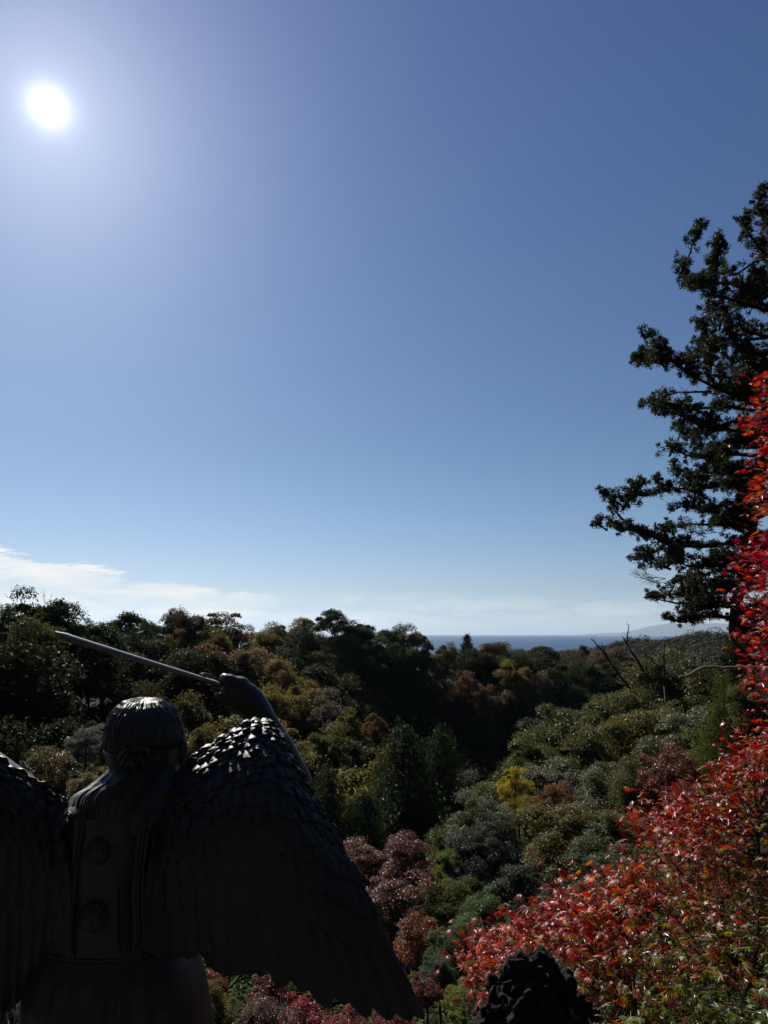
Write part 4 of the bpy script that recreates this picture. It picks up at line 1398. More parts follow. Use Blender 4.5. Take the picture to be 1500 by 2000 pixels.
    ribbon([(263, 1463), (250, 1464), (238, 1472), (232, 1486)], 6, 9, 1.945, .014)
    ribbon([(262, 1463), (252, 1470), (244, 1480), (238, 1494)], 5, 7, 1.945, .016)
    ribbon([(265, 1463), (278, 1461), (289, 1467), (287, 1479), (280, 1476)], 6, 7, 1.945, .016)
    ribbon([(265, 1464), (274, 1472), (279, 1486), (282, 1500)], 5, 8, 1.945, .014)
    ribbon([(262, 1464), (258, 1480), (262, 1500), (270, 1520)], 5, 7, 1.945, .012)
    c = np.array(W(263, 1463, 1.938))
    u = np.linspace(0, PI, 9)
    v = np.linspace(0, 2 * PI, 14, endpoint=False)
    gk.grid((np.stack([np.sin(u)[:, None] * np.cos(v) * .011, np.sin(u)[:, None] * np.sin(v) * .009, np.cos(u)[:, None] * np.ones_like(v) * .010], -1) + c)[::-1], closed_u=True)
    ok = link('knot', gk.mesh('statue_knot', [M_BRONZE]), ob)
    ok.data.transform(Matrix.Translation(Vector(-off)))

    # ---- strap down the back with two pompoms, belt
    def strip(pix, r, Y0, name):
        gs = Geo()
        S = smooth_line([(x, y) for x, y in pix], 40)
        rows_ = []
        for k, (x, y) in enumerate(S):
            wv = 1 + .3 * noise.noise(Vector((k * .16, r, 3)))
            rows_.append([np.array(W(x + s_ * r * wv, y, Y0 + .006 - .016 * math.exp(-2.2 * s_ * s_))) for s_ in np.linspace(-1.7, 1.7, 13)])
        gs.grid(np.array(rows_)[::-1])
        o = link(name, gs.mesh('statue_' + name, [M_BRONZE]), root)
        o.data.transform(Matrix.Translation(Vector(-off)))
        return o
    strip([(166, 1585), (158, 1640), (150, 1690), (144, 1760), (140, 1820), (142, 1872)], 6.5, 1.915, 'strap')
    strip([(288, 1590), (277, 1650), (272, 1700), (269, 1760), (271, 1830), (262, 1874)], 6.0, 1.905, 'strap')
    gs = Geo()
    S = [(182, 1600, 30), (186, 1660, 33), (184, 1760, 36), (182, 1830, 38), (184, 1872, 40)]
    gs.grid(np.array([[np.array(W(x + hw * s_, y, 1.920 - .009 * math.exp(-1.2 * s_ ** 4) - .004 * noise.noise(Vector((s_ * 2, y * .012, 8))))) for s_ in np.linspace(-1.25, 1.25, 15)] for x, y, hw in smooth_line(S, 24)])[::-1])
    op = link('stole', gs.mesh('statue_stole', [M_BRONZE]), root)
    op.data.transform(Matrix.Translation(Vector(-off)))
    for (x, y, r) in ((191, 1664, 23), (183, 1790, 27)):
        gp = Geo()
        c = np.array(W(x, y, 1.905))
        m = mpp(y, 1.905) * r
        u = np.linspace(0, PI, 40)
        v = np.linspace(0, 2 * PI, 64, endpoint=False)
        D = np.stack([np.sin(u)[:, None] * np.cos(v), np.sin(u)[:, None] * np.sin(v) * .85, np.cos(u)[:, None] * np.ones_like(v)], -1)
        f = np.array([[1 + .16 * noise.noise(Vector((d[0] * 5.5, d[1] * 5.5, d[2] * 2.0 + x))) + .12 * noise.noise(Vector((d[0] * 14, d[1] * 14, d[2] * 5))) for d in row] for row in D])
        gp.grid((D * f[..., None] * m + c)[::-1], closed_u=True)
        o = link('pompom', gp.mesh('statue_pompom', [M_HAIR]), root)
        o.data.transform(Matrix.Translation(Vector(-off)))
    gbt = Geo()
    for y0, rr in ((1875, 2.6), (1885, 2.2)):
        ring = []
        for a in np.linspace(0, 2 * PI, 97)[:-1]:
            L, Rr, yn, yf = lerp_table(y0, prof)
            ca, sa = math.cos(a), math.sin(a)
            ux = math.copysign(abs(ca) ** .82, ca)
            uy = math.copysign(abs(sa) ** .82, sa)
            p = np.array(W((L + Rr) / 2 + ux * ((Rr - L) / 2 - .5), y0, (yn + yf) / 2)) + np.array([0, uy * (yf - yn) / 2, 0])
            p[2] = W(282, y0, yn).z
            ring.append(p)
        ring.append(ring[0])
        gbt.tube(ring, rr * mpp(1880, 2.0), 8, caps=False)
    o = link('belt', gbt.mesh('statue_belt', [M_BRONZE]), root)
    o.data.transform(Matrix.Translation(Vector(-off)))

    # ---- wings
    def wing(flip):
        X = (lambda x: x) if not flip else (lambda x: 426 - x)
        topc = smooth_line([(300, 1606), (318, 1566), (350, 1530), (392, 1492), (432, 1462), (468, 1440), (498, 1424), (516, 1426), (531, 1440), (549, 1470), (568, 1506), (588, 1548)], 200)
        botc = smooth_line([(262, 1858), (300, 1866), (340, 1868), (385, 1866), (425, 1890), (470, 1902), (520, 1906), (560, 1926), (610, 1950), (655, 1964), (700, 1982), (745, 1992), (790, 1992), (830, 1985)], 200)

        if flip:
            topc[:, 1] += 20 * np.clip(np.linspace(0, 1, 200) / .3, 0, 1)

        def surf(a, b):
            ka = min(199, max(0, a * 199))
            t = np.array([np.interp(ka, np.arange(200), topc[:, i]) for i in (0, 1)])
            q = np.array([np.interp(ka, np.arange(200), botc[:, i]) for i in (0, 1)])
            bend = math.sin(PI * min(1, max(0, b))) * (a - .35) * 16
            x = t[0] + (q[0] - t[0]) * b + bend
            y = t[1] + (q[1] - t[1]) * b
            crown = 1 - math.exp(-max(0, b + .02) / (.15 if not flip else .05))
            hump = math.exp(-((a - .55) / .34) ** 2)
            Y = 2.075 - crown * (.10 + .13 * hump) + .10 * max(0, b - .35) ** 1.3 + .05 * a * a - .02 * b
            Y += .10 * max(0, a - .75) ** 1.5
            if a < .12:
                Y = Y + (1.93 - Y) * (1 - a / .12) * min(1, crown)
            return np.array(W(X(x), y, Y))

        def nrm(a, b):
            e = .012
            n_ = np.cross(surf(min(1, a + e), b) - surf(max(0, a - e), b), surf(a, b + e) - surf(a, b - e))
            n_ /= np.linalg.norm(n_) + 1e-9
            return n_ if n_[1] < 0 else -n_
        # solid core under the feathers
        gc = Geo()
        A, B = np.linspace(0, 1, 60), np.linspace(-.012, .80, 44)
        front = np.array([[surf(a, b) - nrm(a, b) * .004 for a in A] for b in B])
        back = front + np.array([0, .03, 0]) * np.linspace(.8, .35, 44)[:, None, None]
        order = front if not flip else front[:, ::-1]
        gc.grid(order)
        gc.grid((back if not flip else back[:, ::-1])[:, ::-1])
        gc.grid(np.stack([front[0], back[0]]))
        gc.grid(np.stack([front[-1], back[-1]]))
        gc.grid(np.stack([front[:, 0], back[:, 0]]))
        gc.grid(np.stack([front[:, -1], back[:, -1]]))
        wroot = link('wing', gc.mesh('statue_wing', [M_FEATHER]), root)

        def feather(gf, a0, b0, a1, b1, width, lift, thick=.006, rows=9, shaft=.25, base_lift=.0, blunt=.55):
            """one feather lying on the wing from (a0,b0) to its rounded tip (a1,b1); width in wing-parameter units"""
            tipf = .34 if rows < 9 else .20 if rows < 11 else .15
            us = np.concatenate([np.linspace(0, 1 - tipf, rows - 5), 1 - tipf + tipf * np.array([.3, .58, .78, .92, 1.0])])
            ws = np.array([-1, -.62, -.18, 0, .18, .62, 1])
            Pf = []
            tw = rng.normal() * (.35 if rows < 9 else .12)
            for u_ in us:
                a = a0 + (a1 - a0) * u_
                b = b0 + (b1 - b0) * u_
                prof_w = .9 + .1 * min(1, u_ / .5)
                if u_ > 1 - tipf:
                    prof_w = max(.12, (1 - ((u_ - 1 + tipf) / tipf) ** 2) ** blunt)
                row = []
                for w_ in ws:
                    aa = a + w_ * width * .5 * prof_w
                    p = surf(min(1.02, max(-.02, aa)), b)
                    h = base_lift + lift * (.25 + .75 * u_) + (.30 if rows > 8 else .75) * lift * (1 - w_ * w_) + (shaft * .004 if w_ == 0 else 0) + tw * w_ * lift
                    h += .0012 * math.sin(w_ * 9 + u_ * 14)
                    row.append(p + nrm(min(.98, max(.02, aa)), b) * h)
                Pf.append(row)
            Pf = np.array(Pf)
            if flip:
                Pf = Pf[:, ::-1]
            gf.grid(Pf)
            Pb = Pf - np.array([nrm(min(.98, max(.02, (a0 + a1) / 2)), (b0 + b1) / 2)]) * thick
            gf.grid(Pb[:, ::-1])
            gf.grid(np.stack([Pf[-1], Pb[-1]])[::-1])
            gf.grid(np.stack([Pf[:, 0], Pb[:, 0]]))
            gf.grid(np.stack([Pf[:, -1], Pb[:, -1]])[::-1])

        def inv(x, y):
            """wing parameters of a photo pixel (unflipped)"""
            best = (1e9, 0, 0)
            for a in np.linspace(0, 1, 61):
                ka = a * 199
                t = np.array([np.interp(ka, np.arange(200), topc[:, i]) for i in (0, 1)])
                q = np.array([np.interp(ka, np.arange(200), botc[:, i]) for i in (0, 1)])
                b = (y - t[1]) / (q[1] - t[1])
                x_ = t[0] + (q[0] - t[0]) * b + math.sin(PI * min(1, max(0, b))) * (a - .35) * 16
                if abs(x_ - x) < best[0]:
                    best = (abs(x_ - x), a, b)
            return best[1], best[2]
        gp, gm, gcv = Geo(), Geo(), Geo()
        # long flight feathers with the tips the photo shows
        tips = [(283, 1858), (312, 1866), (345, 1868), (376, 1864), (402, 1852), (427, 1846), (452, 1850), (480, 1880), (512, 1900), (552, 1922), (588, 1930), (632, 1962), (668, 1958), (712, 1984), (752, 1990), (792, 1992), (824, 1988)]
        if flip:
            tips = [(283, 1862), (312, 1868), (345, 1872), (372, 1892), (400, 1952), (428, 1980), (455, 1990), (480, 1995), (512, 2000), (552, 2005), (588, 2010), (632, 2010), (668, 2010), (712, 2010), (752, 2010), (792, 2010), (824, 2000)]
        for k, (x, y) in enumerate(tips):
            a1, b1 = inv(x, y)
            a0 = a1 * .97
            feather(gp, a0, .46, a1, b1, .088, .006 + .0012 * (k % 2), rows=14, base_lift=.002 + .0016 * (len(tips) - k) / 3, shaft=.8, blunt=.6)
        # second, darker layer showing beneath the inner tips
        for x, y in ([(412, 1902), (448, 1911), (482, 1908)] if not flip else [(395, 1960), (430, 1985)]):
            a1, b1 = inv(x, min(y, 1960))
            feather(gp, a1, .55, a1, b1 * (1.0 if y < 1960 else 1.03), .12, .002, rows=12, base_lift=-.014, shaft=.6, blunt=.5)
        # middle row
        for rowi, (b0, b1, n_) in enumerate([(.38, .72, 17), (.30, .58, 19), (.24, .46, 21)]):
            for k in range(n_):
                a = (k + .5 + (rowi % 2) * .4) / n_
                if a > 1:
                    continue
                feather(gm, a * .985, b0, a, b1 + rng.uniform(-.02, .02), 1.5 / n_, .008, rows=10, base_lift=.008 + .003 * rowi, shaft=.8, blunt=.55)
        # small scale-like coverts over the shoulder of the wing
        rowsb_ = [.345, .308, .272, .238, .207, .178, .152, .128, .107, .088, .071, .056, .043, .031, .020, .010, .001]
        for rowi, bb in enumerate(rowsb_):
            n_ = 24 + rowi % 3
            for k in range(n_ + 1):
                a = (k + (rowi % 2) * .5 + rng.uniform(-.25, .25)) / n_
                if a > 1.0 or a < 0:
                    continue
                ln = np.interp(bb, [0, .06, .12, .3], [.013, .022, .034, .062]) * rng.uniform(.85, 1.2)
                feather(gcv, a, bb - .006 - .03 * bb, min(1, max(0, a + rng.uniform(-.012, .006))), bb + ln, 1.42 * rng.uniform(.85, 1.15) / n_, .0095 * rng.uniform(.6, 1.45), thick=.005, rows=8,
                        base_lift=.010 + .0007 * rowi, shaft=.06, blunt=.42)
        wroot.data.transform(Matrix.Translation(Vector(-off)))
        for nm, gg in (('flight_feathers', gp), ('middle_feathers', gm), ('covert_feathers', gcv)):
            o = link(nm, gg.mesh('statue_' + nm, [M_FEATHER]), wroot)
            o.data.transform(Matrix.Translation(Vector(-off)))
    wing(False)
    wing(True)

    # ---- sword
    gsw = Geo()
    # axis from guard to tip; the tip comes back towards the viewer
    S = [(432, 1337, 2.205), (105, 1238, 2.02)]
    p0, p1 = np.array(W(*S[0])), np.array(W(*S[1]))
    ax = (p1 - p0) / np.linalg.norm(p1 - p0)
    up = np.array([0, -.05, 1.0])
    up -= ax * up.dot(ax)
    up /= np.linalg.norm(up)
    sd = np.cross(ax, up)
    Lb = np.linalg.norm(p1 - p0)
    rows_ = []
    m0 = mpp(1290, 2.1)
    for t, h, th in ((0, 3.8, 2.8), (.02, 4.0, 2.8), (.5, 5.4, 3.0), (.9, 7.2, 3.2), (.935, 7.7, 3.4), (1.0, .6, .5)):
        c = p0 + ax * Lb * t + (up * 4.0 * m0 if t == 1.0 else 0)
        sec = [(1, .9), (.1, 1.1), (-.9, .5), (-.9, -.5), (.1, -1.25), (.52, -1.2)]
        rows_.append([c + up * h * m0 * a_ + sd * th * m0 * b_ for a_, b_ in sec])
    gsw.grid(np.array(rows_), closed_u=True)
    sw = link('sword', gsw.mesh('statue_sword', [M_BLADE], smooth=False), root)
    sw.data.transform(Matrix.Translation(Vector(-off)))
    ge = Geo()  # added strip along the blade top that carries the painted glint
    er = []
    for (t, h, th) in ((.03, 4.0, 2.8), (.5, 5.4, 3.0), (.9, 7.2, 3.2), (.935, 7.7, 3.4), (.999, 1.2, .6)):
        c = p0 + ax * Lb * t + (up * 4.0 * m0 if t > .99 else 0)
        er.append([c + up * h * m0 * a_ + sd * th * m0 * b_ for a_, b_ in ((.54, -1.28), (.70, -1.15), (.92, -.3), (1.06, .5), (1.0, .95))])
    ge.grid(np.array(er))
    eo = link('painted_glint_strip', ge.mesh('statue_sword_edge', [M_GLINT], smooth=True), sw)
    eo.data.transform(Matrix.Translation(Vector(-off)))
    gh_ = Geo()
    Yh = 2.205

    def arc(pix, r, dY=0.0):
        S_ = smooth_line(pix, 18)
        gh_.tube([np.array(W(x, y, Yh + dY)) for x, y in S_], np.linspace(r, r * .8, 18) * mpp(1340, Yh), 8)
    gh_.tube([np.array(W(430, 1336, Yh)), np.array(W(455, 1344, Yh)), np.array(W(490, 1356, Yh))], [6.2 * m0, 7.0 * m0, 7.5 * m0], 12)
    arc([(440, 1338), (428, 1330), (413, 1321), (400, 1316), (392, 1317), (395, 1322)], 1.9, -.01)
    arc([(440, 1338), (428, 1331), (415, 1328), (404, 1328), (396, 1325)], 1.5, .02)
    arc([(441, 1342), (433, 1350), (424, 1348), (414, 1342), (408, 1338)], 2.3, -.01)
    arc([(441, 1342), (432, 1354), (421, 1354), (413, 1348)], 1.8, .02)
    arc([(414, 1326), (412, 1333), (416, 1341), (424, 1346)], 1.5)
    arc([(434, 1354), (426, 1354), (421, 1359), (425, 1364), (431, 1361)], 2.6, -.012)
    hl = link('hilt', gh_.mesh('statue_hilt', [M_BRONZE]), sw)
    hl.data.transform(Matrix.Translation(Vector(-off)))


statue()

# ------------------------------------------------------------------ lava rock beside the statue
def rock():
    rng = np.random.default_rng(6)
    Y = 2.75
    base = W(1045, 1990, Y)
    zg = gz(base.x, base.y)
    m = mpp(1920, Y)
    g = Geo()

    def lump(x, y, dY, r, sq=1.0):
        c = np.array(W(x, y, Y + dY))
        u = np.linspace(0, PI, 15)
        v = np.linspace(0, 2 * PI, 24, endpoint=False)
        D = np.stack([np.sin(u)[:, None] * np.cos(v), np.sin(u)[:, None] * np.sin(v) * .9, np.cos(u)[:, None] * np.ones_like(v) * sq], -1)
        g.grid((D * r * m + c)[::-1], closed_u=True)
    for a in [(1048, 1882, .02, 33, .95), (1012, 1892, 0, 27), (1030, 1925, -.02, 60), (985, 1930, -.03, 34), (1080, 1930, .03, 45), (1000, 1975, -.05, 52), (965, 1975, -.06, 28), (1050, 1965, -.09, 42),
              (1105, 1975, .0, 44), (1040, 2000, -.10, 60), (1120, 2020, .0, 60), (975, 2040, -.05, 66), (1060, 2060, -.05, 90), (1060, 2130, 0, 110), (1052, 1905, -.05, 24), (1130, 2090, .05, 80)]:
        lump(*a)
    # down to the ground
    b = np.array(W(1050, 2080, Y))
    g.tube([(b[0], b[1], zg - .15), (b[0], b[1], (zg + b[2]) / 2), tuple(b)], [.34, .26, .15], 20)
    raw = bpy.data.objects.new('rock_raw', g.mesh('rock_raw'))
    COL.objects.link(raw)
    md = raw.modifiers.new('r', 'REMESH')
    md.mode = 'VOXEL'
    md.voxel_size = .0062
    dg = bpy.context.evaluated_depsgraph_get()
    me = bpy.data.meshes.new_from_object(raw.evaluated_get(dg))
    bpy.data.objects.remove(raw)
    n = len(me.vertices)
    co = np.empty(n * 3, np.float32)
    no = np.empty(n * 3, np.float32)
    me.vertices.foreach_get('co', co)
    me.vertices.foreach_get('normal', no)
    co, no = co.reshape(-1, 3), no.reshape(-1, 3)
    d = np.empty(n)
    for i in range(n):
        p = Vector(tuple(co[i]))
        a = noise.fractal(p * 9, .9, 2.1, 5)
        b_ = abs(noise.noise(p * 21 + Vector((3, 1, 2))))
        c_ = noise.voronoi(p * 17)[0][0]
        d[i] = .034 * a - .030 * (1 - b_ * 2) ** 3 - .014 * (c_ - .35) + .012 * noise.noise(p * 60) + .006 * noise.noise(p * 130)
    co = co + no * d[:, None]
    co -= np.array([base.x, base.y, zg])
    me.vertices.foreach_set('co', co.astype(np.float32).ravel())
    me.polygons.foreach_set('use_smooth', np.ones(len(me.polygons), bool))
    m_, T = new_mat('lava_rock')
    cc = T.n('ShaderNodeTexCoord').outputs['Object']
    n1 = T.n('ShaderNodeTexNoise', {'Vector': cc, 'Scale': 60.0, 'Detail': 8.0, 'Roughness': .7}).outputs['Fac']
    n2 = T.n('ShaderNodeTexNoise', {'Vector': cc, 'Scale': 7.0, 'Detail': 5.0}).outputs['Fac']
    col = T.mix(T.ramp(n2, [(.4, 0.0), (.65, 1.0)]), (.010, .0095, .009, 1), (.022, .020, .019, 1))
    col = T.mix(T.ramp(n1, [(.58, 0.0), (.78, .7)]), col, (.085, .08, .07, 1))
    bp = T.n('ShaderNodeBump', {'Height': n1, 'Strength': .8, 'Distance': .012})
    b2 = T.n('ShaderNodeBsdfPrincipled', {'Base Color': col, 'Roughness': .9, 'Specular IOR Level': .15, 'Normal': bp.outputs[0]})
    T.n('ShaderNodeOutputMaterial', {'Surface': b2.outputs[0]})
    me.name = 'lava_rock'
    me.materials.clear()
    me.materials.append(m_)
    o = link('rock', me, None, (base.x, base.y, zg))
    tag(o, 'rugged black lava rock standing before the red maple leaves', 'rock')


rock()


# ------------------------------------------------------------------ near maples, leaf by leaf
def maple_material():
    m, T = new_mat('maple_leaves')
    at = T.n('ShaderNodeAttribute', attribute_name='leaf_colour').outputs['Color']
    rnd = T.n('ShaderNodeNewGeometry').outputs['Random Per Island']
    c = T.n('ShaderNodeHueSaturation', {'Hue': T.math('MULTIPLY_ADD', rnd, .03, .485), 'Saturation': 1.0, 'Value': T.math('MULTIPLY_ADD', rnd, .7, .65), 'Color': at}).outputs[0]
    rg = T.math('MULTIPLY_ADD', rnd, .22, .30)
    b = T.n('ShaderNodeBsdfPrincipled', {'Base Color': c, 'Roughness': rg, 'Specular IOR Level': .5})
    tc = T.n('ShaderNodeHueSaturation', {'Hue': .5, 'Saturation': 1.08, 'Value': 1.6, 'Color': c}).outputs[0]
    tr = T.n('ShaderNodeBsdfTranslucent', {'Color': tc})
    mx = T.n('ShaderNodeMixShader', {0: .38, 1: b.outputs[0], 2: tr.outputs[0]})
    T.n('ShaderNodeOutputMaterial', {'Surface': mx.outputs[0]})
    return m


M_STAR = maple_material()
_lobes = [(-125, .42), (-78, .72), (-38, .92), (0, 1.0), (38, .92), (78, .72), (125, .42)]


def star_template():
    out = []
    k = len(_lobes)
    out.append((0.0, -.05, 0.0))
    pts = []
    for i, (a, r) in enumerate(_lobes):
        ar = R_(a)
        if i > 0:
            am = R_((_lobes[i - 1][0] + a) / 2)
            pts.append((math.sin(am) * .27, math.cos(am) * .27, -.01))
        # each lobe: shoulder, tip, shoulder
        for da, rr, dz in ((-9, .58, -.05), (0, 1.0, -.20), (9, .58, -.05)):
            pts.append((math.sin(ar + R_(da)) * r * rr, math.cos(ar + R_(da)) * r * rr, dz * r))
    pts.insert(0, (-.05, -.12, 0))
    pts.append((.05, -.12, 0))
    V = np.array([(0, 0, .03)] + pts)
    n = len(pts)
    T_ = [(0, i + 1, i + 2) for i in range(n - 1)] + [(0, n, 1)]
    # stalk
    b = len(V)
    V = np.vstack([V, [(-.018, -.1, 0), (.018, -.1, 0), (.012, -.75, .10), (-.012, -.75, .10)]])
    T_ += [(b, b + 1, b + 2), (b, b + 2, b + 3)]
    return V, np.array(T_)[:, ::-1]


STAR_V, STAR_T = star_template()


def star_leaves(name, rng, pos, nrm, tan, size, cols):
    n = len(pos)
    nrm = unit(nrm)
    t = unit(tan - nrm * (tan * nrm).sum(1, keepdims=True))
    b = np.cross(t, nrm)
    curl = rng.uniform(.4, 1.9, n)[:, None, None]
    L = STAR_V[None].repeat(n, 0).copy()
    L[..., 2:] *= curl
    L[..., 0] *= rng.uniform(.8, 1.1, n)[:, None]
    L *= size[:, None, None]
    V = pos[:, None] + L[..., :1] * b[:, None] + L[..., 1:2] * t[:, None] + L[..., 2:] * nrm[:, None]
    k = len(STAR_V)
    T_ = (STAR_T[None] + (np.arange(n) * k)[:, None, None]).reshape(-1, 3)
    me = make_mesh(name, V.reshape(-1, 3), None, T_, [M_STAR])
    at = me.attributes.new('leaf_colour', 'FLOAT_COLOR', 'POINT')
    cc = np.concatenate([cols, np.ones((n, 1))], 1)
    at.data.foreach_set('color', np.repeat(cc, k, 0).astype(np.float32).ravel())
    return me


def maples():
    rng = np.random.default_rng(31)
    RED, SCAR, ORG, BRN, OLV, GRN, CRM = (.25, .022, .018), (.34, .032, .016), (.29, .080, .018), (.125, .045, .018), (.165, .120, .016), (.10, .135, .018), (.19, .012, .022)
    # --- the low maple filling the lower right corner: sprays of leaves on thin twigs
    edge = [(905, 1850), (925, 1838), (950, 1828), (985, 1812), (1020, 1795), (1060, 1772), (1100, 1752), (1140, 1730), (1180, 1722), (1205, 1700), (1222, 1660), (1216, 1610), (1222, 1580), (1262, 1572), (1300, 1566), (1340, 1560), (1380, 1530), (1420, 1490), (1445, 1452), (1470, 1425), (1500, 1412), (1620, 1400)]
    ex, ey = [p[0] for p in edge], [p[1] for p in edge]
    g = Geo()
    Y0 = 3.4
    foot = W(1420, 2320, 3.6)
    zg = gz(foot.x, foot.y)
    off = np.array([foot.x, foot.y, zg])
    P, N, Tn, S, C = [], [], [], [], []
    hubs = []
    for k in range(330):
        x = rng.uniform(905, 1640)
        top = np.interp(x, ex, ey)
        f = rng.random() ** 1.15
        y = top + 12 + f * (2080 - top)
        if x < 1160 and y > np.interp(x, [900, 940, 1000, 1100, 1160], [1880, 1900, 1930, 2010, 2100]):
            continue
        Y = np.interp(y, [1420, 1600, 1850, 2050], [4.3, 3.9, 3.1, 2.7]) + rng.uniform(-.15, .75)
        hubs.append((x, y, Y))
    for k in range(75):      # the ragged rim itself
        x = rng.uniform(902, 1600)
        top = np.interp(x, ex, ey)
        hubs.append((x, top + rng.uniform(0, 26), np.interp(top, [1420, 1600, 1850], [4.2, 3.8, 3.15]) + rng.uniform(-.1, .35)))
    fork = [np.array(W(x, y, Y)) for x, y, Y in ((1330, 2060, 3.45), (1400, 1900, 3.6), (1460, 1750, 3.8), (1240, 1960, 3.3), (1480, 1600, 4.0))]
    trunk0 = np.array([foot.x, foot.y, zg - .1])
    mid = np.array(W(1390, 2150, 3.55))
    g.tube(smooth_line([trunk0 - off, (trunk0 + mid) / 2 + [.04, 0, 0] - off, mid - off], 14), np.linspace(.055, .04, 14), 9)
    limb = [mid]
    for f_ in fork:
        limb += list(smooth_line([mid, (mid + f_) / 2 + rng.normal(size=3) * .12, f_], 14)[3:])
        g.tube(np.array(limb[-11:]) - off, np.linspace(.018, .007, 11), 7)
    for (x, y, Y) in hubs:
        h = np.array(W(x, y, Y))
        s = min(limb, key=lambda q: np.linalg.norm(q - h) + rng.uniform(0, .25))
        L = np.linalg.norm(h - s)
        c = (s + h) / 2 + np.array([0, 0, .10 * L]) + rng.normal(size=3) * .05 * L
        if rng.random() < .22:
            g.tube(smooth_line([s - off, c - off, h - off], 9), np.linspace(.005, .002, 9), 5, caps=False)
        dirv = unit(h - s + rng.normal(size=3) * .25)
        n_ = rng.integers(15, 26)
        top = np.interp(x, ex, ey)
        dep = .04 + (y - top) / 520.0 + .12 * (x < 1380) * (y > 1860)
        for j in range(n_):
            t = rng.uniform(-.2, 1)
            p = h - dirv * t * .16 + rng.normal(size=3) * np.array([.06, .08, .045])
            P.append(p)
            N.append(np.array([rng.normal() * .55, rng.normal() * .55 - .1, 1.0]))
            a = rng.uniform(0, 2 * PI)
            Tn.append(np.array([math.cos(a), math.sin(a), -.45]) + dirv * .5)
            S.append(rng.uniform(.026, .047))
            q = dep + rng.normal() * .22 + .35 * noise.noise(Vector((x * .012, y * .012, 5)))
            C.append(RED if q < .12 and rng.random() < .5 else SCAR if q < .2 else ORG if q < .45 and rng.random() < .5 else BRN if q < .6 and rng.random() < .5 else RED if q < .6 and rng.random() < .5 else ORG if rng.random() < .12 else OLV if q < .85 else GRN)
    root = link('red_maple', None, None, tuple(off))
    tag(root, 'low red maple spreading orange and red star leaves over the lower right corner', 'maple')
    link('trunk', g.mesh('red_maple_trunk', [M_BARK]), root)
    n = len(P)
    link('foliage', star_leaves('red_maple_leaves', rng, np.array(P) - off, np.array(N), np.array(Tn), np.array(S), np.array(C)), root)

    # --- the taller maple whose hanging sprays come in from the right edge
    g = Geo()
    Y = 4.6
    foot = W(1760, 2300, 4.9)
    zg = gz(foot.x, foot.y)
    off = np.array([foot.x, foot.y, zg])
    crown_pts = [(1690, 1750), (1660, 1450), (1640, 1150), (1630, 900), (1640, 740)]
    tr = [np.array([foot.x, foot.y, zg - .1])] + [np.array(W(x, y, 4.9)) for x, y in [(1750, 2000)] + crown_pts]
    trs = smooth_line(tr, 40)
    g.tube(trs - off, np.linspace(.09, .02, 40), 9)
    RED, SCAR, ORG, BRN, CRM = (.34, .026, .024), (.42, .040, .022), (.30, .075, .022), (.17, .055, .03), (.27, .016, .034)
    P, N, Tn, S, C = [], [], [], [], []
    sprays = []
    for x, y in [(1492, 770), (1484, 800), (1470, 825), (1452, 838), (1498, 745), (1478, 812), (1500, 860), (1495, 885), (1492, 905), (1498, 925), (1486, 965), (1478, 978), (1496, 990), (1470, 985), (1492, 1010), (1500, 1030),
                 (1470, 1078), (1452, 1090), (1444, 1100), (1488, 1088), (1462, 1110), (1480, 1125), (1468, 1150), (1450, 1165), (1490, 1160), (1460, 1190), (1480, 1200), (1470, 1225), (1456, 1240), (1492, 1240), (1478, 1262), (1466, 1285), (1490, 1290), (1462, 1315), (1482, 1325), (1496, 1345), (1500, 1390), (1492, 1370)]:
        sprays.append((x, y, Y + rng.uniform(-.25, .4)))
    for k in range(150):
        y = rng.uniform(730, 1560)
        x = rng.uniform(1490, 1780)
        sprays.append((x, y, 4.9 + rng.uniform(-.9, .9)))
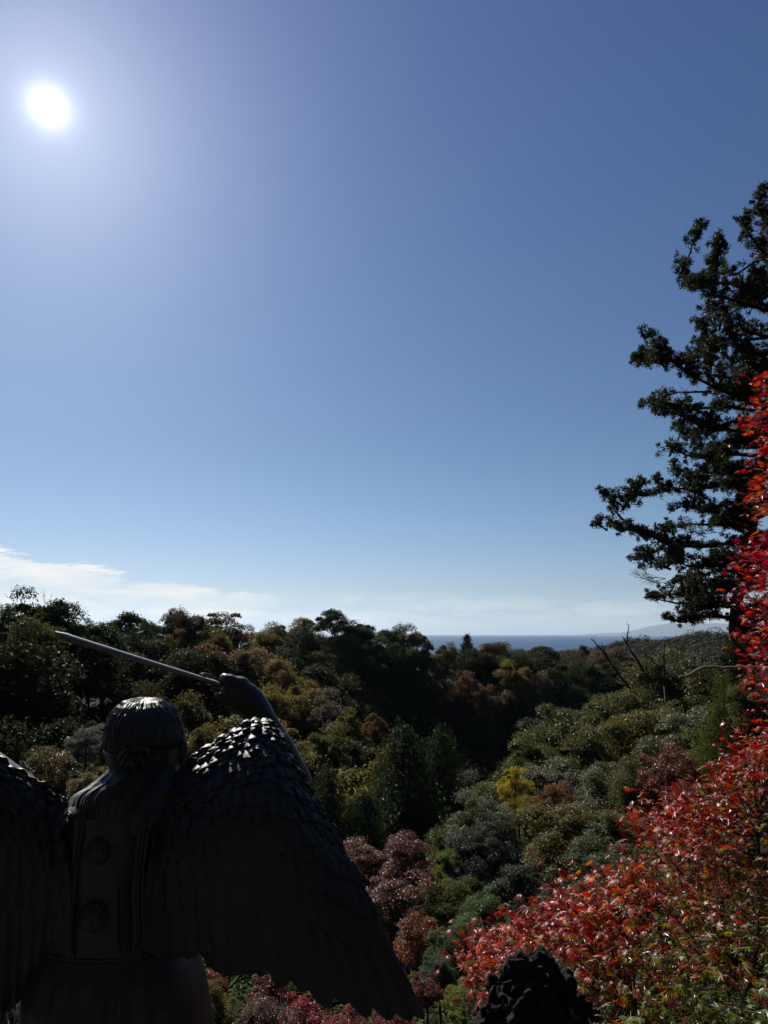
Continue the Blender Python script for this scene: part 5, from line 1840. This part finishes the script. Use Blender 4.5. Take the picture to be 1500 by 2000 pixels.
    for (x, y, Yq) in sprays:
        h = np.array(W(x, y, Yq))
        i = int(np.argmin(np.linalg.norm(trs - h - np.array([0, 0, .3]), axis=1)))
        s = trs[i]
        L = np.linalg.norm(h - s)
        if rng.random() < .6:
            g.tube(smooth_line([s - off, (s + h) / 2 + np.array([0, 0, .12 * L]) - off, h - off], 9), np.linspace(.010, .0025, 9), 5, caps=False)
        dirv = unit(h - s + rng.normal(size=3) * .3 + np.array([0, 0, -.3]))
        for j in range(rng.integers(18, 28)):
            p = h - dirv * rng.uniform(-.25, 1) * .14 + rng.normal(size=3) * np.array([.055, .07, .045])
            P.append(p)
            N.append(np.array([rng.normal() * .45, rng.normal() * .45 - .15, 1.0]))
            a = rng.uniform(0, 2 * PI)
            Tn.append(np.array([math.cos(a), math.sin(a), -.6]) + dirv * .5)
            S.append(rng.uniform(.027, .047))
            q = rng.random() + .3 * noise.noise(Vector((x * .01, y * .01, 9)))
            up_ = y < 1040
            C.append((BRN if q < .25 else ORG if q < .35 else SCAR if q < .6 else RED) if up_ else (CRM if q < .45 else RED if q < .85 else SCAR))
    root = link('red_maple', None, None, tuple(off))
    tag(root, 'tall crimson maple hanging its leaves into the picture along the right edge', 'maple')
    link('trunk', g.mesh('tall_maple_trunk', [M_BARK]), root)
    link('foliage', star_leaves('tall_maple_leaves', rng, np.array(P) - off, np.array(N), np.array(Tn), np.array(S), np.array(C)), root)
    gb = Geo()
    Yb = 5.6
    pl = smooth_line([(1640, 1318), (1560, 1310), (1500, 1306), (1455, 1303), (1420, 1305), (1390, 1303), (1368, 1306), (1350, 1316), (1338, 1321), (1326, 1322)], 50)
    Pb = np.array([np.array(W(x, y, Yb)) for x, y in pl])
    Pb += np.array([[noise.noise(Vector((k * .35, 2, 1))) * .004 * 2, 0, noise.noise(Vector((k * .4, 5, 2))) * .007] for k in range(50)])
    s = trs[int(np.argmin(np.abs(trs[:, 2] - Pb[0][2])))]
    Pb = np.vstack([s, Pb])
    gb.tube(Pb - off, np.concatenate([[.03], np.linspace(.016, .0075, 50) * (1 + .18 * np.array([noise.noise(Vector((k * .7, 1, 9))) for k in range(50)]))]), 8)
    link('bough', gb.mesh('pale_bough', [M_PALEBARK]), root)['label'] = 'bare pale crooked bough without leaves'


maples()


# ------------------------------------------------------------------ sea air
def haze():
    m, T = new_mat('haze_air')
    pv = T.n('ShaderNodeVolumePrincipled', {'Color': (.64, .80, 1.0, 1), 'Density': HAZE, 'Anisotropy': .35})
    T.n('ShaderNodeOutputMaterial', {'Volume': pv.outputs[0]})
    x, y0, y1, z0, z1 = 62000, -62000, 62000, SEA_Z - 14, 960
    V = [(sx, sy, sz) for sz in (z0, z1) for sx, sy in ((-x, y0), (x, y0), (x, y1), (-x, y1))]
    Q = [(3, 2, 1, 0), (4, 5, 6, 7), (0, 1, 5, 4), (1, 2, 6, 5), (2, 3, 7, 6), (3, 0, 4, 7)]
    o = link('haze', make_mesh('haze', V, Q, None, [m]))
    tag(o, 'thin bluish sea air that pales the far hills and headland', 'haze', kind='stuff')


HAZE = 0.000016
haze()
